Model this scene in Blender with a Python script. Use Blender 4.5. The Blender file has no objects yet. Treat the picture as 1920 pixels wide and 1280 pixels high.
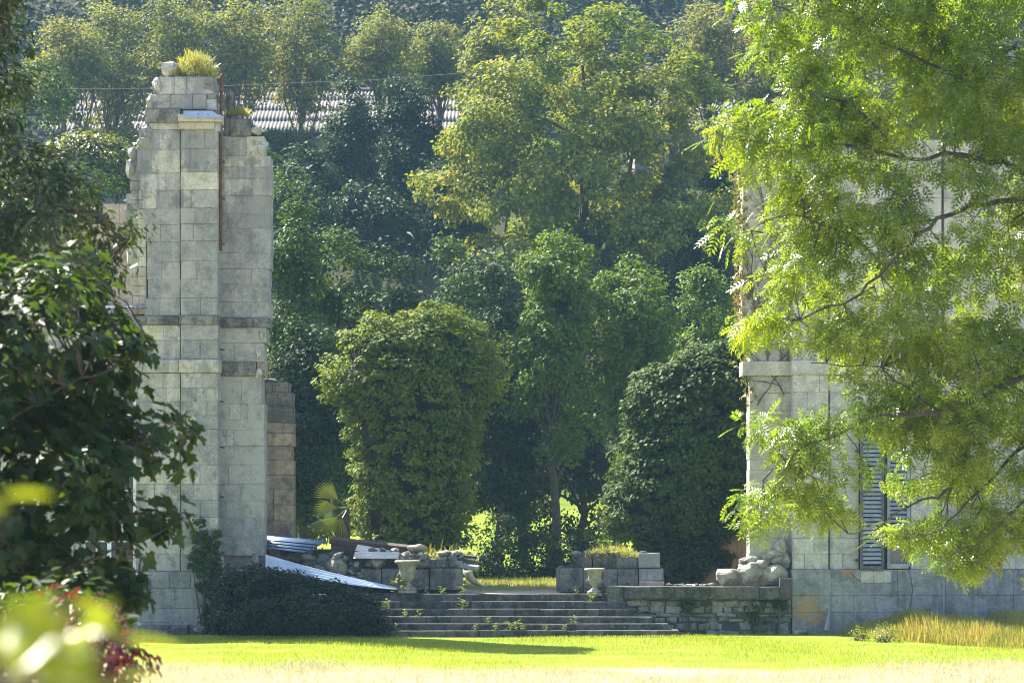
import bpy, bmesh, math, random
import numpy as np
from mathutils import Vector, Matrix

# ------------------------------------------------------------------ camera, sky, sun, exposure
S = bpy.context.scene
COL = S.collection
CAMY, CAMZ, F, HOR = -60.0, 3.2, 4500.0, 947.0

cam_d = bpy.data.cameras.new("camera")
cam = bpy.data.objects.new("camera", cam_d)
COL.objects.link(cam)
cam.location = (0, CAMY, CAMZ)
cam.rotation_euler = (math.radians(90), 0, 0)
cam_d.sensor_width = 36
cam_d.lens = 36 * F / 1920
cam_d.shift_y = (HOR - 640) / 1920
cam_d.clip_end = 2000
cam_d.dof.use_dof = True
cam_d.dof.focus_distance = 62
cam_d.dof.aperture_fstop = cam_d.lens / 24.0
S.camera = cam

SUN_AZ, SUN_EL = 48.0, 49.0          # degrees left of the view direction, elevation
sx = -math.sin(math.radians(SUN_AZ)) * math.cos(math.radians(SUN_EL))
sy = math.cos(math.radians(SUN_AZ)) * math.cos(math.radians(SUN_EL))
sz = math.sin(math.radians(SUN_EL))
W = bpy.data.worlds.new("World")
S.world = W
W.use_nodes = True
wn = W.node_tree.nodes
sky = wn.new('ShaderNodeTexSky')
sky.sky_type = 'NISHITA'
sky.sun_disc = False
sky.sun_elevation = math.radians(SUN_EL)
sky.sun_rotation = math.radians(-SUN_AZ)
sky.air_density = 1.0
sky.dust_density = 1.6
bgn = wn['Background']
bgn.inputs['Strength'].default_value = 0.088
W.node_tree.links.new(sky.outputs[0], bgn.inputs['Color'])
sl = bpy.data.lights.new("sun", 'SUN')
sl.energy = 5.0
sl.angle = math.radians(0.53)
sl.color = (1.0, 0.93, 0.80)
sun = bpy.data.objects.new("sun", sl)
COL.objects.link(sun)
sun.location = (-40, 40, 60)
sun.rotation_euler = Vector((sx, sy, sz)).to_track_quat('Z', 'Y').to_euler()
S.view_settings.view_transform = 'Standard'
S.view_settings.look = 'None'
S.view_settings.gamma = 1
S.view_settings.exposure = 2.1
S.render.engine = 'CYCLES'
S.cycles.max_bounces = 7
S.cycles.diffuse_bounces = 4
S.cycles.transmission_bounces = 4
S.cycles.volume_bounces = 1
S.cycles.use_denoising = True
S.cycles.filter_width = 1.05

# ------------------------------------------------------------------ helpers
def PX(px, d): return (px - 960.0) * d / F
def PZ(py, d): return CAMZ + (HOR - py) * d / F
def P(px, py, y):
    d = y - CAMY
    return Vector((PX(px, d), y, PZ(py, d)))

def tag(o, label=None, cat=None, group=None, kind=None):
    if label: o['label'] = label
    if cat: o['category'] = cat
    if group: o['group'] = group
    if kind: o['kind'] = kind
    return o

def empty(name, loc, label, cat, group=None):
    o = bpy.data.objects.new(name, None)
    COL.objects.link(o)
    o.location = loc
    o.empty_display_size = 0.2
    return tag(o, label, cat, group)

def attach(o, parent):
    if parent is not None:
        o.parent = parent
        m = parent.location.copy()
        p = parent.parent
        while p is not None:      # parents never rotate or scale; matrix_parent_inverse keeps world placement
            p = None
        o.matrix_parent_inverse = Matrix.Translation(-world_loc(parent))
    return o

WL = {}
def world_loc(o):
    return WL.get(o.name, o.location.copy())

def link(name, me, mat=None, parent=None, loc=(0, 0, 0), rot=None, scale=None):
    o = bpy.data.objects.new(name, me)
    COL.objects.link(o)
    o.location = loc
    if rot is not None: o.rotation_euler = rot
    if scale is not None: o.scale = scale
    if mat is not None and not me.materials: me.materials.append(mat)
    attach(o, parent)
    return o

def mesh(name, verts, faces, mat=None, smooth=False):
    me = bpy.data.meshes.new(name)
    me.from_pydata([tuple(v) for v in verts], [], faces)
    if mat: me.materials.append(mat)
    if smooth:
        me.polygons.foreach_set('use_smooth', [True] * len(me.polygons))
    me.update()
    return me

class MB:
    """collects simple solids into one mesh"""
    def __init__(s): s.v = []; s.f = []
    def add(s, v, f):
        b = len(s.v); s.v += [tuple(q) for q in v]; s.f += [tuple(i + b for i in q) for q in f]
    def box(s, x0, x1, y0, y1, z0, z1):
        s.add([(x0,y0,z0),(x1,y0,z0),(x1,y1,z0),(x0,y1,z0),(x0,y0,z1),(x1,y0,z1),(x1,y1,z1),(x0,y1,z1)],
              [(0,3,2,1),(4,5,6,7),(0,1,5,4),(1,2,6,5),(2,3,7,6),(3,0,4,7)])
    def tube(s, pts, rad, n=6):
        pts = [Vector(p) for p in pts]
        rings = []
        for i, p in enumerate(pts):
            t = (pts[min(i+1, len(pts)-1)] - pts[max(i-1, 0)])
            if t.length < 1e-6: t = Vector((0, 0, 1))
            t.normalize()
            a = t.cross(Vector((0.31, 0.95, 0.08)))
            if a.length < 0.05: a = t.cross(Vector((1, 0, 0)))
            a.normalize(); b = t.cross(a)
            r = rad[i] if hasattr(rad, '__len__') else rad
            rings.append([p + (a * math.cos(2*math.pi*k/n) + b * math.sin(2*math.pi*k/n)) * r for k in range(n)])
        v = [q for r in rings for q in r]
        f = []
        for i in range(len(rings)-1):
            for k in range(n):
                k2 = (k+1) % n
                f.append((i*n+k, i*n+k2, (i+1)*n+k2, (i+1)*n+k))
        f.append(tuple(range(n))[::-1]); f.append(tuple((len(rings)-1)*n+k for k in range(n)))
        s.add(v, f)
    def build(s, name, mat, parent=None, smooth=False):
        return link(name, mesh(name, s.v, s.f, mat, smooth), None, parent)

def npmesh(name, V, polys_k, nleaf, K, mat):
    """V: (nleaf*K,3) ; polys_k: list of index tuples of one template"""
    me = bpy.data.meshes.new(name)
    me.vertices.add(len(V))
    me.vertices.foreach_set('co', V.astype(np.float32).ravel())
    idx = np.concatenate([np.array(p) for p in polys_k])
    cnt = np.array([len(p) for p in polys_k])
    loops = (np.arange(nleaf)[:, None] * K + idx[None, :]).ravel()
    counts = np.tile(cnt, nleaf)
    starts = np.concatenate([[0], np.cumsum(counts)[:-1]])
    me.loops.add(len(loops))
    me.loops.foreach_set('vertex_index', loops.astype(np.int32))
    me.polygons.add(len(counts))
    me.polygons.foreach_set('loop_start', starts.astype(np.int32))
    me.update(calc_edges=True)
    if mat: me.materials.append(mat)
    return me

def nrmz(a):
    return a / np.maximum(np.linalg.norm(a, axis=-1, keepdims=True), 1e-9)

def leaf_mesh(name, pos, nrm, dirn, size, tmpl, mat):
    tv, tf = tmpl
    tv = np.array(tv, float)
    Z = nrmz(nrm)
    Y = dirn - (dirn * Z).sum(1, keepdims=True) * Z
    Y = nrmz(Y + 1e-5)
    X = np.cross(Y, Z)
    sz_ = size[:, None, None]
    V = pos[:, None, :] + sz_ * (tv[None, :, 0:1] * X[:, None, :] + tv[None, :, 1:2] * Y[:, None, :] + tv[None, :, 2:3] * Z[:, None, :])
    return npmesh(name, V.reshape(-1, 3), tf, len(pos), len(tv), mat)

# leaf templates: x across, y along, z normal; length about 1
T_DIAMOND = ([(0,0,0),(.32,.5,.09),(0,1,-.04),(-.32,.5,.09)], [(0,1,2),(0,2,3)])
T_WIDE = ([(0,0,0),(.45,.42,.07),(0,1,-.05),(-.45,.42,.07)], [(0,1,2),(0,2,3)])
T_OVAL = ([(0,0,0),(.2,.28,.06),(.2,.68,.05),(0,1,-.06),(-.2,.68,.05),(-.2,.28,.06)], [(0,1,2,3),(0,3,4,5)])
T_IVY = ([(0,0,0),(.38,.05,.05),(.46,.45,.04),(.2,.55,.04),(0,1,-.05),(-.2,.55,.04),(-.46,.45,.04),(-.38,.05,.05)],
         [(0,1,2,3,4),(0,4,5,6,7)])
_half = [(.16,-.04),(.40,-.02),(.33,.13),(.62,.38),(.40,.46),(.20,.56),(.20,.74)]
_mp = [(0,0,0)] + [(x, y, .07 + .10*x) for x, y in _half] + [(0,1.0,-.08)] + [(-x, y, .07 + .10*x) for x, y in reversed(_half)]
T_MAPLE = (_mp, [tuple(range(0, 9)), tuple([0] + list(range(8, 16)))])
def _ash():
    v = []; f = []
    def leaflet(bx, by, bz, ang, L, droop):
        b = len(v)
        c, s = math.cos(ang), math.sin(ang)
        for (x, y, z) in [(0,0,0),(.165,.42,.03),(0,1,-droop),(-.165,.42,.03)]:
            v.append((bx + (x*c + y*s)*L, by + (-x*s + y*c)*L, bz + z*L))
        f.append((b, b+1, b+2)); f.append((b, b+2, b+3))
    for i in range(4):
        t = .24 + .2*i
        z = -.22*t*t
        L = .40 - .02*abs(i-2)
        for sg in (-1, 1):
            leaflet(0, t, z, sg*(1.0 - .05*i), L, .12)
    leaflet(0, .96, -.2, 0, .36, .15)
    b = len(v)
    v.extend([(.008,0,0),(-.008,0,0),(0,.96,-.2)]); f.append((b,b+1,b+2))
    return v, f
T_ASH = _ash()

def leaf_axes(pos, center, rng, up=.6, out=.6, rnd=.7, droop=.4):
    o = nrmz(pos - center)
    r = nrmz(rng.normal(size=pos.shape))
    n = nrmz(o*out + np.array([0, 0, up]) + r*rnd)
    d = nrmz(o*.6 + nrmz(rng.normal(size=pos.shape))*.8 + np.array([0, 0, -droop]))
    return n, d

# ------------------------------------------------------------------ materials
def newmat(name):
    m = bpy.data.materials.new(name)
    m.use_nodes = True
    nt = m.node_tree
    return m, nt, nt.nodes, nt.links, nt.nodes['Principled BSDF']

def node(ns, t, **kw):
    n = ns.new(t)
    for k, v in kw.items(): setattr(n, k, v)
    return n

def ramp(ns, stops, interp='LINEAR'):
    r = ns.new('ShaderNodeValToRGB')
    r.color_ramp.interpolation = interp
    e = r.color_ramp.elements
    while len(e) > 1: e.remove(e[-1])
    e[0].position = stops[0][0]; e[0].color = (*stops[0][1], 1) if len(stops[0][1]) == 3 else stops[0][1]
    for p, c in stops[1:]:
        q = e.new(p); q.color = (*c, 1)
    return r

def g(v): return (v, v, v)

def mixc(ns, ls, a, b, fac, mode='MIX'):
    m = ns.new('ShaderNodeMix'); m.data_type = 'RGBA'; m.blend_type = mode
    for s, x in ((m.inputs[6], a), (m.inputs[7], b), (m.inputs[0], fac)):
        if isinstance(x, bpy.types.NodeSocket): ls.new(x, s)
        elif hasattr(x, '__len__'): s.default_value = (*x, 1)
        else: s.default_value = x
    return m.outputs[2]

def noise(ns, ls, vec, scale, detail=5, rough=.6):
    n = ns.new('ShaderNodeTexNoise')
    n.inputs['Scale'].default_value = scale; n.inputs['Detail'].default_value = detail; n.inputs['Roughness'].default_value = rough
    if vec is not None: ls.new(vec, n.inputs['Vector'])
    return n.outputs['Fac']

def stone_mat(name, tones, stain=(.13,.135,.13), stain_amt=.6, speck=.35, bump=.35, spots=(), stain_scale=.55, fine=(.24,.24,.22), crust=None):
    crust = crust or stain
    m, nt, ns, ls, bs = newmat(name)
    geo = ns.new('ShaderNodeNewGeometry'); pos = geo.outputs['Position']
    oi = ns.new('ShaderNodeObjectInfo')
    r = ramp(ns, [(i/max(1, len(tones)-1), t) for i, t in enumerate(tones)])
    ls.new(oi.outputs['Random'], r.inputs['Fac'])
    col = r.outputs['Color']
    # medium mottling
    mm = ramp(ns, [(.32, g(.60)), (.5, g(.95)), (.68, g(1.15))])
    ls.new(noise(ns, ls, pos, 3.2, 9, .74), mm.inputs['Fac'])
    col = mixc(ns, ls, col, mm.outputs['Color'], .9, 'MULTIPLY')
    gr = ramp(ns, [(.36, g(.62)), (.55, g(1.0)), (.7, g(1.2))])
    ls.new(noise(ns, ls, pos, 17, 6, .8), gr.inputs['Fac'])
    col = mixc(ns, ls, col, gr.outputs['Color'], .85, 'MULTIPLY')
    # crust: big grey patches with ragged edges
    mp = ns.new('ShaderNodeMapping'); mp.inputs['Scale'].default_value = (1, 1, .55); ls.new(pos, mp.inputs['Vector'])
    st = ramp(ns, [(.495, g(0)), (.55, g(stain_amt))])
    ls.new(noise(ns, ls, mp.outputs[0], stain_scale, 9, .66), st.inputs['Fac'])
    col = mixc(ns, ls, col, stain, st.outputs['Color'])
    # run-down streaks
    mp2 = ns.new('ShaderNodeMapping'); mp2.inputs['Scale'].default_value = (5, 5, .35); ls.new(pos, mp2.inputs['Vector'])
    s2 = ramp(ns, [(.52, g(0)), (.62, g(.6*stain_amt))])
    ls.new(noise(ns, ls, mp2.outputs[0], 1.0, 5, .6), s2.inputs['Fac'])
    col = mixc(ns, ls, col, tuple(c*.8 for c in stain), s2.outputs['Color'])
    cr_ = ramp(ns, [(.53, g(0)), (.58, g(.75*stain_amt))])
    ls.new(noise(ns, ls, pos, stain_scale*3.1, 10, .72), cr_.inputs['Fac'])
    col = mixc(ns, ls, col, tuple(c*.62 for c in crust), cr_.outputs['Color'])
    # lichen specks, light and dark
    sp = ramp(ns, [(.56, g(0)), (.66, g(speck))])
    ls.new(noise(ns, ls, pos, 22, 4, .75), sp.inputs['Fac'])
    col = mixc(ns, ls, col, fine, sp.outputs['Color'])
    sp2 = ramp(ns, [(.6, g(0)), (.68, g(.4))])
    ls.new(noise(ns, ls, pos, 15.3, 6, .8), sp2.inputs['Fac'])
    col = mixc(ns, ls, col, (.5, .5, .46), sp2.outputs['Color'])
    for (cx, cy, cz, rad, c, amt) in spots:
        vm = ns.new('ShaderNodeVectorMath'); vm.operation = 'DISTANCE'; ls.new(pos, vm.inputs[0]); vm.inputs[1].default_value = (cx, cy, cz)
        ma = ns.new('ShaderNodeMath'); ma.operation = 'MULTIPLY_ADD'
        ls.new(noise(ns, ls, pos, 2.4/max(rad, .25), 8, .75), ma.inputs[0]); ma.inputs[1].default_value = -7.0*rad
        ad = ns.new('ShaderNodeMath'); ad.operation = 'ADD'; ls.new(vm.outputs['Value'], ad.inputs[0]); ad.inputs[1].default_value = 2.7*rad
        ls.new(ad.outputs[0], ma.inputs[2])
        rr = ramp(ns, [(0, g(amt)), (.16, g(0))])
        ls.new(ma.outputs[0], rr.inputs['Fac'])
        col = mixc(ns, ls, col, c, rr.outputs['Color'])
    ls.new(col, bs.inputs['Base Color'])
    bs.inputs['Roughness'].default_value = .92
    bs.inputs['Specular IOR Level'].default_value = .2
    bm = ns.new('ShaderNodeBump'); bm.inputs['Strength'].default_value = bump; bm.inputs['Distance'].default_value = .03
    ls.new(noise(ns, ls, pos, 9, 9, .7), bm.inputs['Height']); ls.new(bm.outputs[0], bs.inputs['Normal'])
    return m

def plain_mat(name, c, rough=.7, metal=0, var=.25, scale=6, bump=.15, c2=None):
    m, nt, ns, ls, bs = newmat(name)
    tc = ns.new('ShaderNodeNewGeometry').outputs['Position']
    n = noise(ns, ls, tc, scale, 7, .65)
    r = ramp(ns, [(.32, tuple(x*(1-var) for x in c)), (.68, c2 or tuple(min(1, x*(1+var)) for x in c))])
    ls.new(n, r.inputs['Fac']); ls.new(r.outputs['Color'], bs.inputs['Base Color'])
    bs.inputs['Roughness'].default_value = rough; bs.inputs['Metallic'].default_value = metal
    b = ns.new('ShaderNodeBump'); b.inputs['Strength'].default_value = bump; b.inputs['Distance'].default_value = .02
    ls.new(noise(ns, ls, tc, scale*6, 5, .6), b.inputs['Height']); ls.new(b.outputs[0], bs.inputs['Normal'])
    return m

def leaf_mat(name, cols, trans=.42, rough=.42, spec=.5, tint=(1.25, 1.15, .45), patch=.5, pscale=.5):
    """cols: per-leaf colours; a slow position noise shifts whole boughs"""
    m, nt, ns, ls, bs = newmat(name)
    geo = ns.new('ShaderNodeNewGeometry')
    a = ns.new('ShaderNodeMath'); a.operation = 'MULTIPLY_ADD'
    ls.new(noise(ns, ls, geo.outputs['Position'], pscale, 2, .5), a.inputs[0]); a.inputs[1].default_value = patch*2
    b = ns.new('ShaderNodeMath'); b.operation = 'MULTIPLY_ADD'
    ls.new(geo.outputs['Random Per Island'], b.inputs[0]); b.inputs[1].default_value = 1-patch; b.inputs[2].default_value = -patch*.5
    ls.new(b.outputs[0], a.inputs[2])
    r = ramp(ns, [(i/max(1, len(cols)-1), c) for i, c in enumerate(cols)])
    ls.new(a.outputs[0], r.inputs['Fac'])
    ls.new(r.outputs['Color'], bs.inputs['Base Color'])
    bs.inputs['Roughness'].default_value = rough
    bs.inputs['Specular IOR Level'].default_value = spec
    tr = ns.new('ShaderNodeBsdfTranslucent')
    ls.new(mixc(ns, ls, r.outputs['Color'], tint, 1.0, 'MULTIPLY'), tr.inputs['Color'])
    mx = ns.new('ShaderNodeMixShader'); mx.inputs[0].default_value = trans
    ls.new(bs.outputs[0], mx.inputs[1]); ls.new(tr.outputs[0], mx.inputs[2])
    ls.new(mx.outputs[0], ns['Material Output'].inputs['Surface'])
    return m

def d_(px, y): return PX(px, y - CAMY)

M = {}
M['ashlar'] = stone_mat('weathered limestone', [(.38,.37,.345),(.47,.45,.415),(.42,.41,.39),(.51,.49,.45),(.28,.28,.275),(.44,.43,.405),(.35,.34,.325),(.49,.46,.39)], stain=(.19,.195,.20), stain_amt=.8,
    spots=[(d_(378,-.1), -.1, PZ(1125, 60), .75, (.30,.14,.11), .55)])
M['greyash'] = stone_mat('grey crusted limestone', [(.23,.235,.24),(.27,.272,.274),(.25,.254,.258),(.30,.30,.295),(.21,.215,.22)], stain=(.37,.365,.345), stain_amt=.55, crust=(.19,.195,.205), speck=.45, fine=(.42,.42,.41), stain_scale=.8)
M['cream'] = stone_mat('clean limestone', [(.46,.44,.36),(.51,.49,.42)], stain=(.30,.24,.16), stain_amt=.3, speck=.1)
M['crust'] = stone_mat('dark crusted stone', [(.15,.15,.14),(.22,.215,.20),(.18,.18,.17)], stain=(.05,.052,.05), stain_amt=.7, fine=(.35,.34,.30), stain_scale=1.6)
M['plinth'] = stone_mat('cement rendered plinth', [(.27,.28,.28),(.31,.315,.31)], stain=(.15,.16,.17), stain_amt=.65, speck=.2, bump=.2,
    spots=[(d_(1512,0), 0, PZ(1140, 60), .30, (.36,.20,.07), .7), (d_(1535,0), 0, PZ(1160, 60), .14, (.36,.20,.07), .65), (d_(1489,0), 0, PZ(1155, 60), .10, (.36,.20,.07), .65), (d_(1590,0),0,PZ(1067,60),.12,(.42,.22,.07),.7)])
M['step'] = stone_mat('dark mossy step stone', [(.085,.085,.075),(.13,.125,.11),(.10,.10,.09)], stain=(.03,.034,.026), stain_amt=.75, fine=(.36,.35,.32), stain_scale=2.2, speck=.25)
M['rubble'] = stone_mat('rubble stone', [(.22,.22,.20),(.32,.31,.275),(.27,.265,.24),(.17,.17,.155)], stain=(.06,.075,.05), stain_amt=.6, stain_scale=1.8)
M['boulder'] = stone_mat('pale fallen stone', [(.36,.33,.27),(.43,.40,.33),(.33,.31,.26)], stain=(.16,.15,.12), stain_amt=.5, stain_scale=2.0)
M['brownstone'] = stone_mat('brown stained masonry', [(.30,.25,.18),(.36,.30,.22),(.27,.23,.18)], stain=(.10,.09,.08), stain_amt=.7, stain_scale=.9)
M['right'] = stone_mat('pale facade limestone', [(.48,.46,.43),(.54,.52,.47),(.50,.485,.45),(.44,.43,.41)], stain=(.30,.30,.285), stain_amt=.5, speck=.25)
M['rightbounce'] = stone_mat('recess limestone with bounce tint', [(.48,.45,.38),(.53,.50,.42),(.45,.43,.37)], stain=(.25,.235,.21), stain_amt=.5, speck=.2)  # warm tones carry the light bounced onto the recess by the greenery
M['pink'] = stone_mat('pinkish inner masonry', [(.50,.38,.31),(.56,.44,.36),(.52,.46,.38)], stain=(.36,.30,.26), stain_amt=.4)
M['plaster'] = stone_mat('ochre plaster', [(.46,.32,.20)], stain=(.16,.12,.09), stain_amt=.7, speck=.1, stain_scale=1.1)
M['mortar'] = plain_mat('mortar', (.20,.19,.165), .95, 0, .3, 8, .3)
M['darkmortar'] = plain_mat('dark earth mortar', (.06,.058,.045), .95, 0, .4, 5, .4)
M['rust'] = plain_mat('rusty iron', (.12,.05,.035), .85, 0, .5, 9, .3)
M['zinc'] = plain_mat('bluish zinc sheet', (.36,.42,.52), .45, .5, .15, 5, .05)
M['sheet'] = plain_mat('pale painted corrugated sheet', (.46,.53,.62), .42, .25, .12, 4, .05)
M['bluesheet'] = plain_mat('slate blue metal sheet', (.16,.22,.32), .35, .5, .3, 3, .05)
M['whitesheet'] = plain_mat('white tin sheet', (.48,.475,.46), .5, .1, .15, 5, .05)
M['darkwood'] = plain_mat('dark rotten timber', (.055,.04,.034), .85, 0, .5, 12, .3)
M['greywood'] = plain_mat('grey weathered timber', (.23,.235,.25), .85, 0, .3, 14, .3)
M['shutter'] = plain_mat('blue grey shutter paint', (.26,.285,.325), .75, 0, .25, 11, .25)
M['shutterframe'] = plain_mat('dark shutter edge', (.085,.09,.105), .75, 0, .4, 11, .25)
M['white'] = plain_mat('white window paint', (.70,.71,.70), .5, 0, .08, 6, .05)
M['roomshade'] = plain_mat('painted room shade', (.025,.025,.027), .9)  # near-black colour stands in for the shade of the unlit rooms
M['urn'] = stone_mat('lichened urn stone', [(.36,.33,.25)], stain=(.17,.17,.13), stain_amt=.55, stain_scale=3)
M['roofsheet'] = plain_mat('fibre cement roofing', (.11,.10,.095), .85, 0, .2, .7, .1)
M['shedwall'] = plain_mat('shed wall', (.16,.15,.135), .9, 0, .2, 2, .1)
M['bark'] = plain_mat('bark', (.055,.047,.04), .95, 0, .4, 7, .5)
M['greybark'] = plain_mat('grey bark', (.10,.095,.085), .95, 0, .4, 5, .5)
M['ivyshade'] = plain_mat('painted ivy inner shade', (.016,.015,.010), .95, 0, .4, 6, .5)  # near-black colour paints the shade deep inside the ivy
M['vine'] = plain_mat('bare vine stem', (.10,.08,.06), .95, 0, .3, 9, .2)

def glass_mat():
    m, nt, ns, ls, bs = newmat('window glass')
    bs.inputs['Base Color'].default_value = (.02,.024,.028,1); bs.inputs['Roughness'].default_value = .06
    bs.inputs['Specular IOR Level'].default_value = .8
    return m
M['glass'] = glass_mat()

M['l_maplefar'] = leaf_mat('yellowing maple leaves', [(.06,.11,.02),(.10,.16,.026),(.165,.215,.035),(.25,.26,.045),(.29,.21,.045)], trans=.42, spec=.15, rough=.6, pscale=.22, patch=.45)
M['l_autumn'] = leaf_mat('thin autumn leaves', [(.10,.145,.045),(.15,.19,.058),(.21,.225,.07),(.24,.19,.075)], trans=.42, spec=.15, rough=.6, pscale=.15, patch=.5)
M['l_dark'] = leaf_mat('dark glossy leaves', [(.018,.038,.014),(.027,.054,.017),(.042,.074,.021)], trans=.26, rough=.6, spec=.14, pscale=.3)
M['l_mid'] = leaf_mat('mid green leaves', [(.038,.075,.018),(.06,.105,.023),(.095,.145,.03)], trans=.33, rough=.58, spec=.16, pscale=.3)
M['l_alder'] = leaf_mat('light alder leaves', [(.07,.13,.018),(.10,.165,.024),(.14,.20,.032)], trans=.40, rough=.55, spec=.2, pscale=.3)
M['l_yellow'] = leaf_mat('yellow green leaves', [(.10,.14,.022),(.14,.17,.028),(.19,.19,.035)], trans=.42, pscale=.4)
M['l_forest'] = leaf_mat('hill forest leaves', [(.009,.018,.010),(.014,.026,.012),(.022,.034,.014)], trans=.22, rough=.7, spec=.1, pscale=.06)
M['l_ivytree'] = leaf_mat('yellowish ivy leaves', [(.06,.105,.012),(.09,.145,.016),(.135,.185,.02),(.20,.215,.026)], trans=.40, rough=.6, spec=.22, tint=(1.3,1.15,.35), pscale=.6)
M['l_ivy'] = leaf_mat('dark ivy leaves', [(.034,.066,.013),(.052,.092,.016),(.085,.125,.02)], trans=.34, rough=.6, spec=.15, pscale=.7)
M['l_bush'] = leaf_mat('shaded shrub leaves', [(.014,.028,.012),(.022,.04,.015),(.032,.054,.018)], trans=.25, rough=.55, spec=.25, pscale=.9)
M['l_ash'] = leaf_mat('sunlit ash leaves', [(.06,.12,.014),(.10,.18,.017),(.16,.235,.022),(.30,.32,.04)], trans=.56, rough=.27, spec=.8, tint=(1.75,1.55,.35), pscale=.8)
M['l_syc'] = leaf_mat('sycamore leaves', [(.014,.034,.012),(.022,.048,.014),(.032,.062,.015)], trans=.42, rough=.45, spec=.32, tint=(2.8,2.3,.4), pscale=1.2)
M['l_small'] = leaf_mat('small oval leaves', [(.02,.04,.012),(.03,.055,.014),(.045,.075,.016)], trans=.36, rough=.34, tint=(2.0,1.7,.35), pscale=1.0)
M['l_near'] = leaf_mat('bright near leaves', [(.10,.17,.012),(.14,.20,.014),(.20,.22,.02)], trans=.5, rough=.3, tint=(1.5,1.3,.3), pscale=2)
M['l_red'] = leaf_mat('dark red leaves', [(.07,.010,.018),(.10,.014,.022),(.05,.03,.02)], trans=.35, rough=.4, tint=(1.3,.6,.6), pscale=3)
M['l_palm'] = leaf_mat('palm blades', [(.10,.15,.02),(.15,.19,.025),(.19,.20,.035)], trans=.4, rough=.35, pscale=2)
M['l_weed'] = leaf_mat('weed leaves', [(.10,.15,.03),(.15,.20,.045),(.20,.23,.06)], trans=.45, pscale=3)
M['l_grass'] = leaf_mat('lawn blades', [(.18,.25,.025),(.24,.31,.035),(.31,.35,.05),(.39,.39,.09)], trans=.5, rough=.5, tint=(1.25,1.15,.4), pscale=.5)
M['l_straw'] = leaf_mat('cut hay', [(.36,.31,.19),(.48,.42,.28),(.58,.52,.38)], trans=.35, rough=.6, tint=(1,.95,.7), pscale=.6)
M['l_bank'] = leaf_mat('rank yellow grass', [(.20,.25,.05),(.28,.30,.07),(.36,.33,.10),(.38,.29,.12)], trans=.5, rough=.6, tint=(1.2,1.1,.5), pscale=.8, patch=.6)
M['l_tuft'] = leaf_mat('dry tuft grass', [(.20,.26,.04),(.30,.32,.07),(.40,.36,.14)], trans=.5, tint=(1.2,1.1,.5), pscale=3)
M['l_creeper'] = leaf_mat('autumn creeper leaves', [(.10,.13,.025),(.16,.17,.03),(.20,.17,.03),(.18,.08,.03)], trans=.4, tint=(1.3,1.1,.4), pscale=1.5)

def ground_mat():
    m, nt, ns, ls, bs = newmat('grass ground')
    pos = ns.new('ShaderNodeNewGeometry').outputs['Position']
    a = ramp(ns, [(.3, (.13,.19,.022)), (.5, (.18,.25,.03)), (.72, (.26,.29,.06))])
    ls.new(noise(ns, ls, pos, .9, 8, .65), a.inputs['Fac'])
    h = ramp(ns, [(.3, (.30,.26,.15)), (.5, (.46,.40,.26)), (.7, (.55,.49,.34))])
    ls.new(noise(ns, ls, pos, 3.5, 8, .7), h.inputs['Fac'])
    sp = ns.new('ShaderNodeSeparateXYZ'); ls.new(pos, sp.inputs[0])
    ma = ns.new('ShaderNodeMath'); ma.operation = 'MULTIPLY_ADD'
    ls.new(noise(ns, ls, pos, .25, 6, .7), ma.inputs[0]); ma.inputs[1].default_value = 5.0; ls.new(sp.outputs['Y'], ma.inputs[2])
    # cut-hay strip on the near side of the lawn
    mr = ns.new('ShaderNodeMapRange'); ls.new(ma.outputs[0], mr.inputs[0])
    mr.inputs[1].default_value = -11.4; mr.inputs[2].default_value = -10.2; mr.inputs[3].default_value = 1; mr.inputs[4].default_value = 0
    col = mixc(ns, ls, a.outputs['Color'], h.outputs['Color'], mr.outputs[0])
    mr2 = ns.new('ShaderNodeMapRange'); ls.new(ma.outputs[0], mr2.inputs[0]); mr2.inputs[1].default_value = 38; mr2.inputs[2].default_value = 50
    col = mixc(ns, ls, col, (.04,.045,.018), mr2.outputs[0])
    ls.new(col, bs.inputs['Base Color']); bs.inputs['Roughness'].default_value = 1; bs.inputs['Specular IOR Level'].default_value = .05
    b = ns.new('ShaderNodeBump'); b.inputs['Strength'].default_value = .6; b.inputs['Distance'].default_value = .06
    ls.new(noise(ns, ls, pos, 14, 8, .75), b.inputs['Height']); ls.new(b.outputs[0], bs.inputs['Normal'])
    return m
M['ground'] = ground_mat()
M['terrace'] = plain_mat('dusty terrace paving', (.30,.27,.215), .95, 0, .3, 2.5, .4)

# ------------------------------------------------------------------ ground
def hill(x, y):
    pts = [(-1e3, 0), (.45, 0), (.9, .94), (28, .94), (60, 6.5), (90, 21), (130, 32), (280, 108)]
    for (a, za), (b, zb) in zip(pts, pts[1:]):
        if y <= b:
            t = (y - a) / (b - a)
            if y > 28: t = t  # straight facets are blended by the trees that stand on them
            return za + (zb - za) * max(0, t) + (0.5*math.sin(x*.11 + y*.07) + .4*math.sin(x*.05 - y*.13)) * (min(1, max(0, (y-35)/30)))
    return pts[-1][1]

def build_ground():
    ys = [-76, -68, -60] + [-50 + 2*i for i in range(25)] + [-.2, .45, .9] + [2 + 3*i for i in range(14)] + [44 + 6*i for i in range(37)]
    xs = [-150, -130] + [-110 + 5*i for i in range(45)] + [130, 150]
    v = [(x, y, hill(x, y) + (0.03*math.sin(x*.7 + y*.3) if -50 < y < -2 else 0)) for y in ys for x in xs]
    n = len(xs)
    f = [(j*n+i, j*n+i+1, (j+1)*n+i+1, (j+1)*n+i) for j in range(len(ys)-1) for i in range(n-1)]
    o = link('ground', mesh('ground', v, f, M['ground'], True))
    tag(o, kind='structure')
build_ground()

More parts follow.
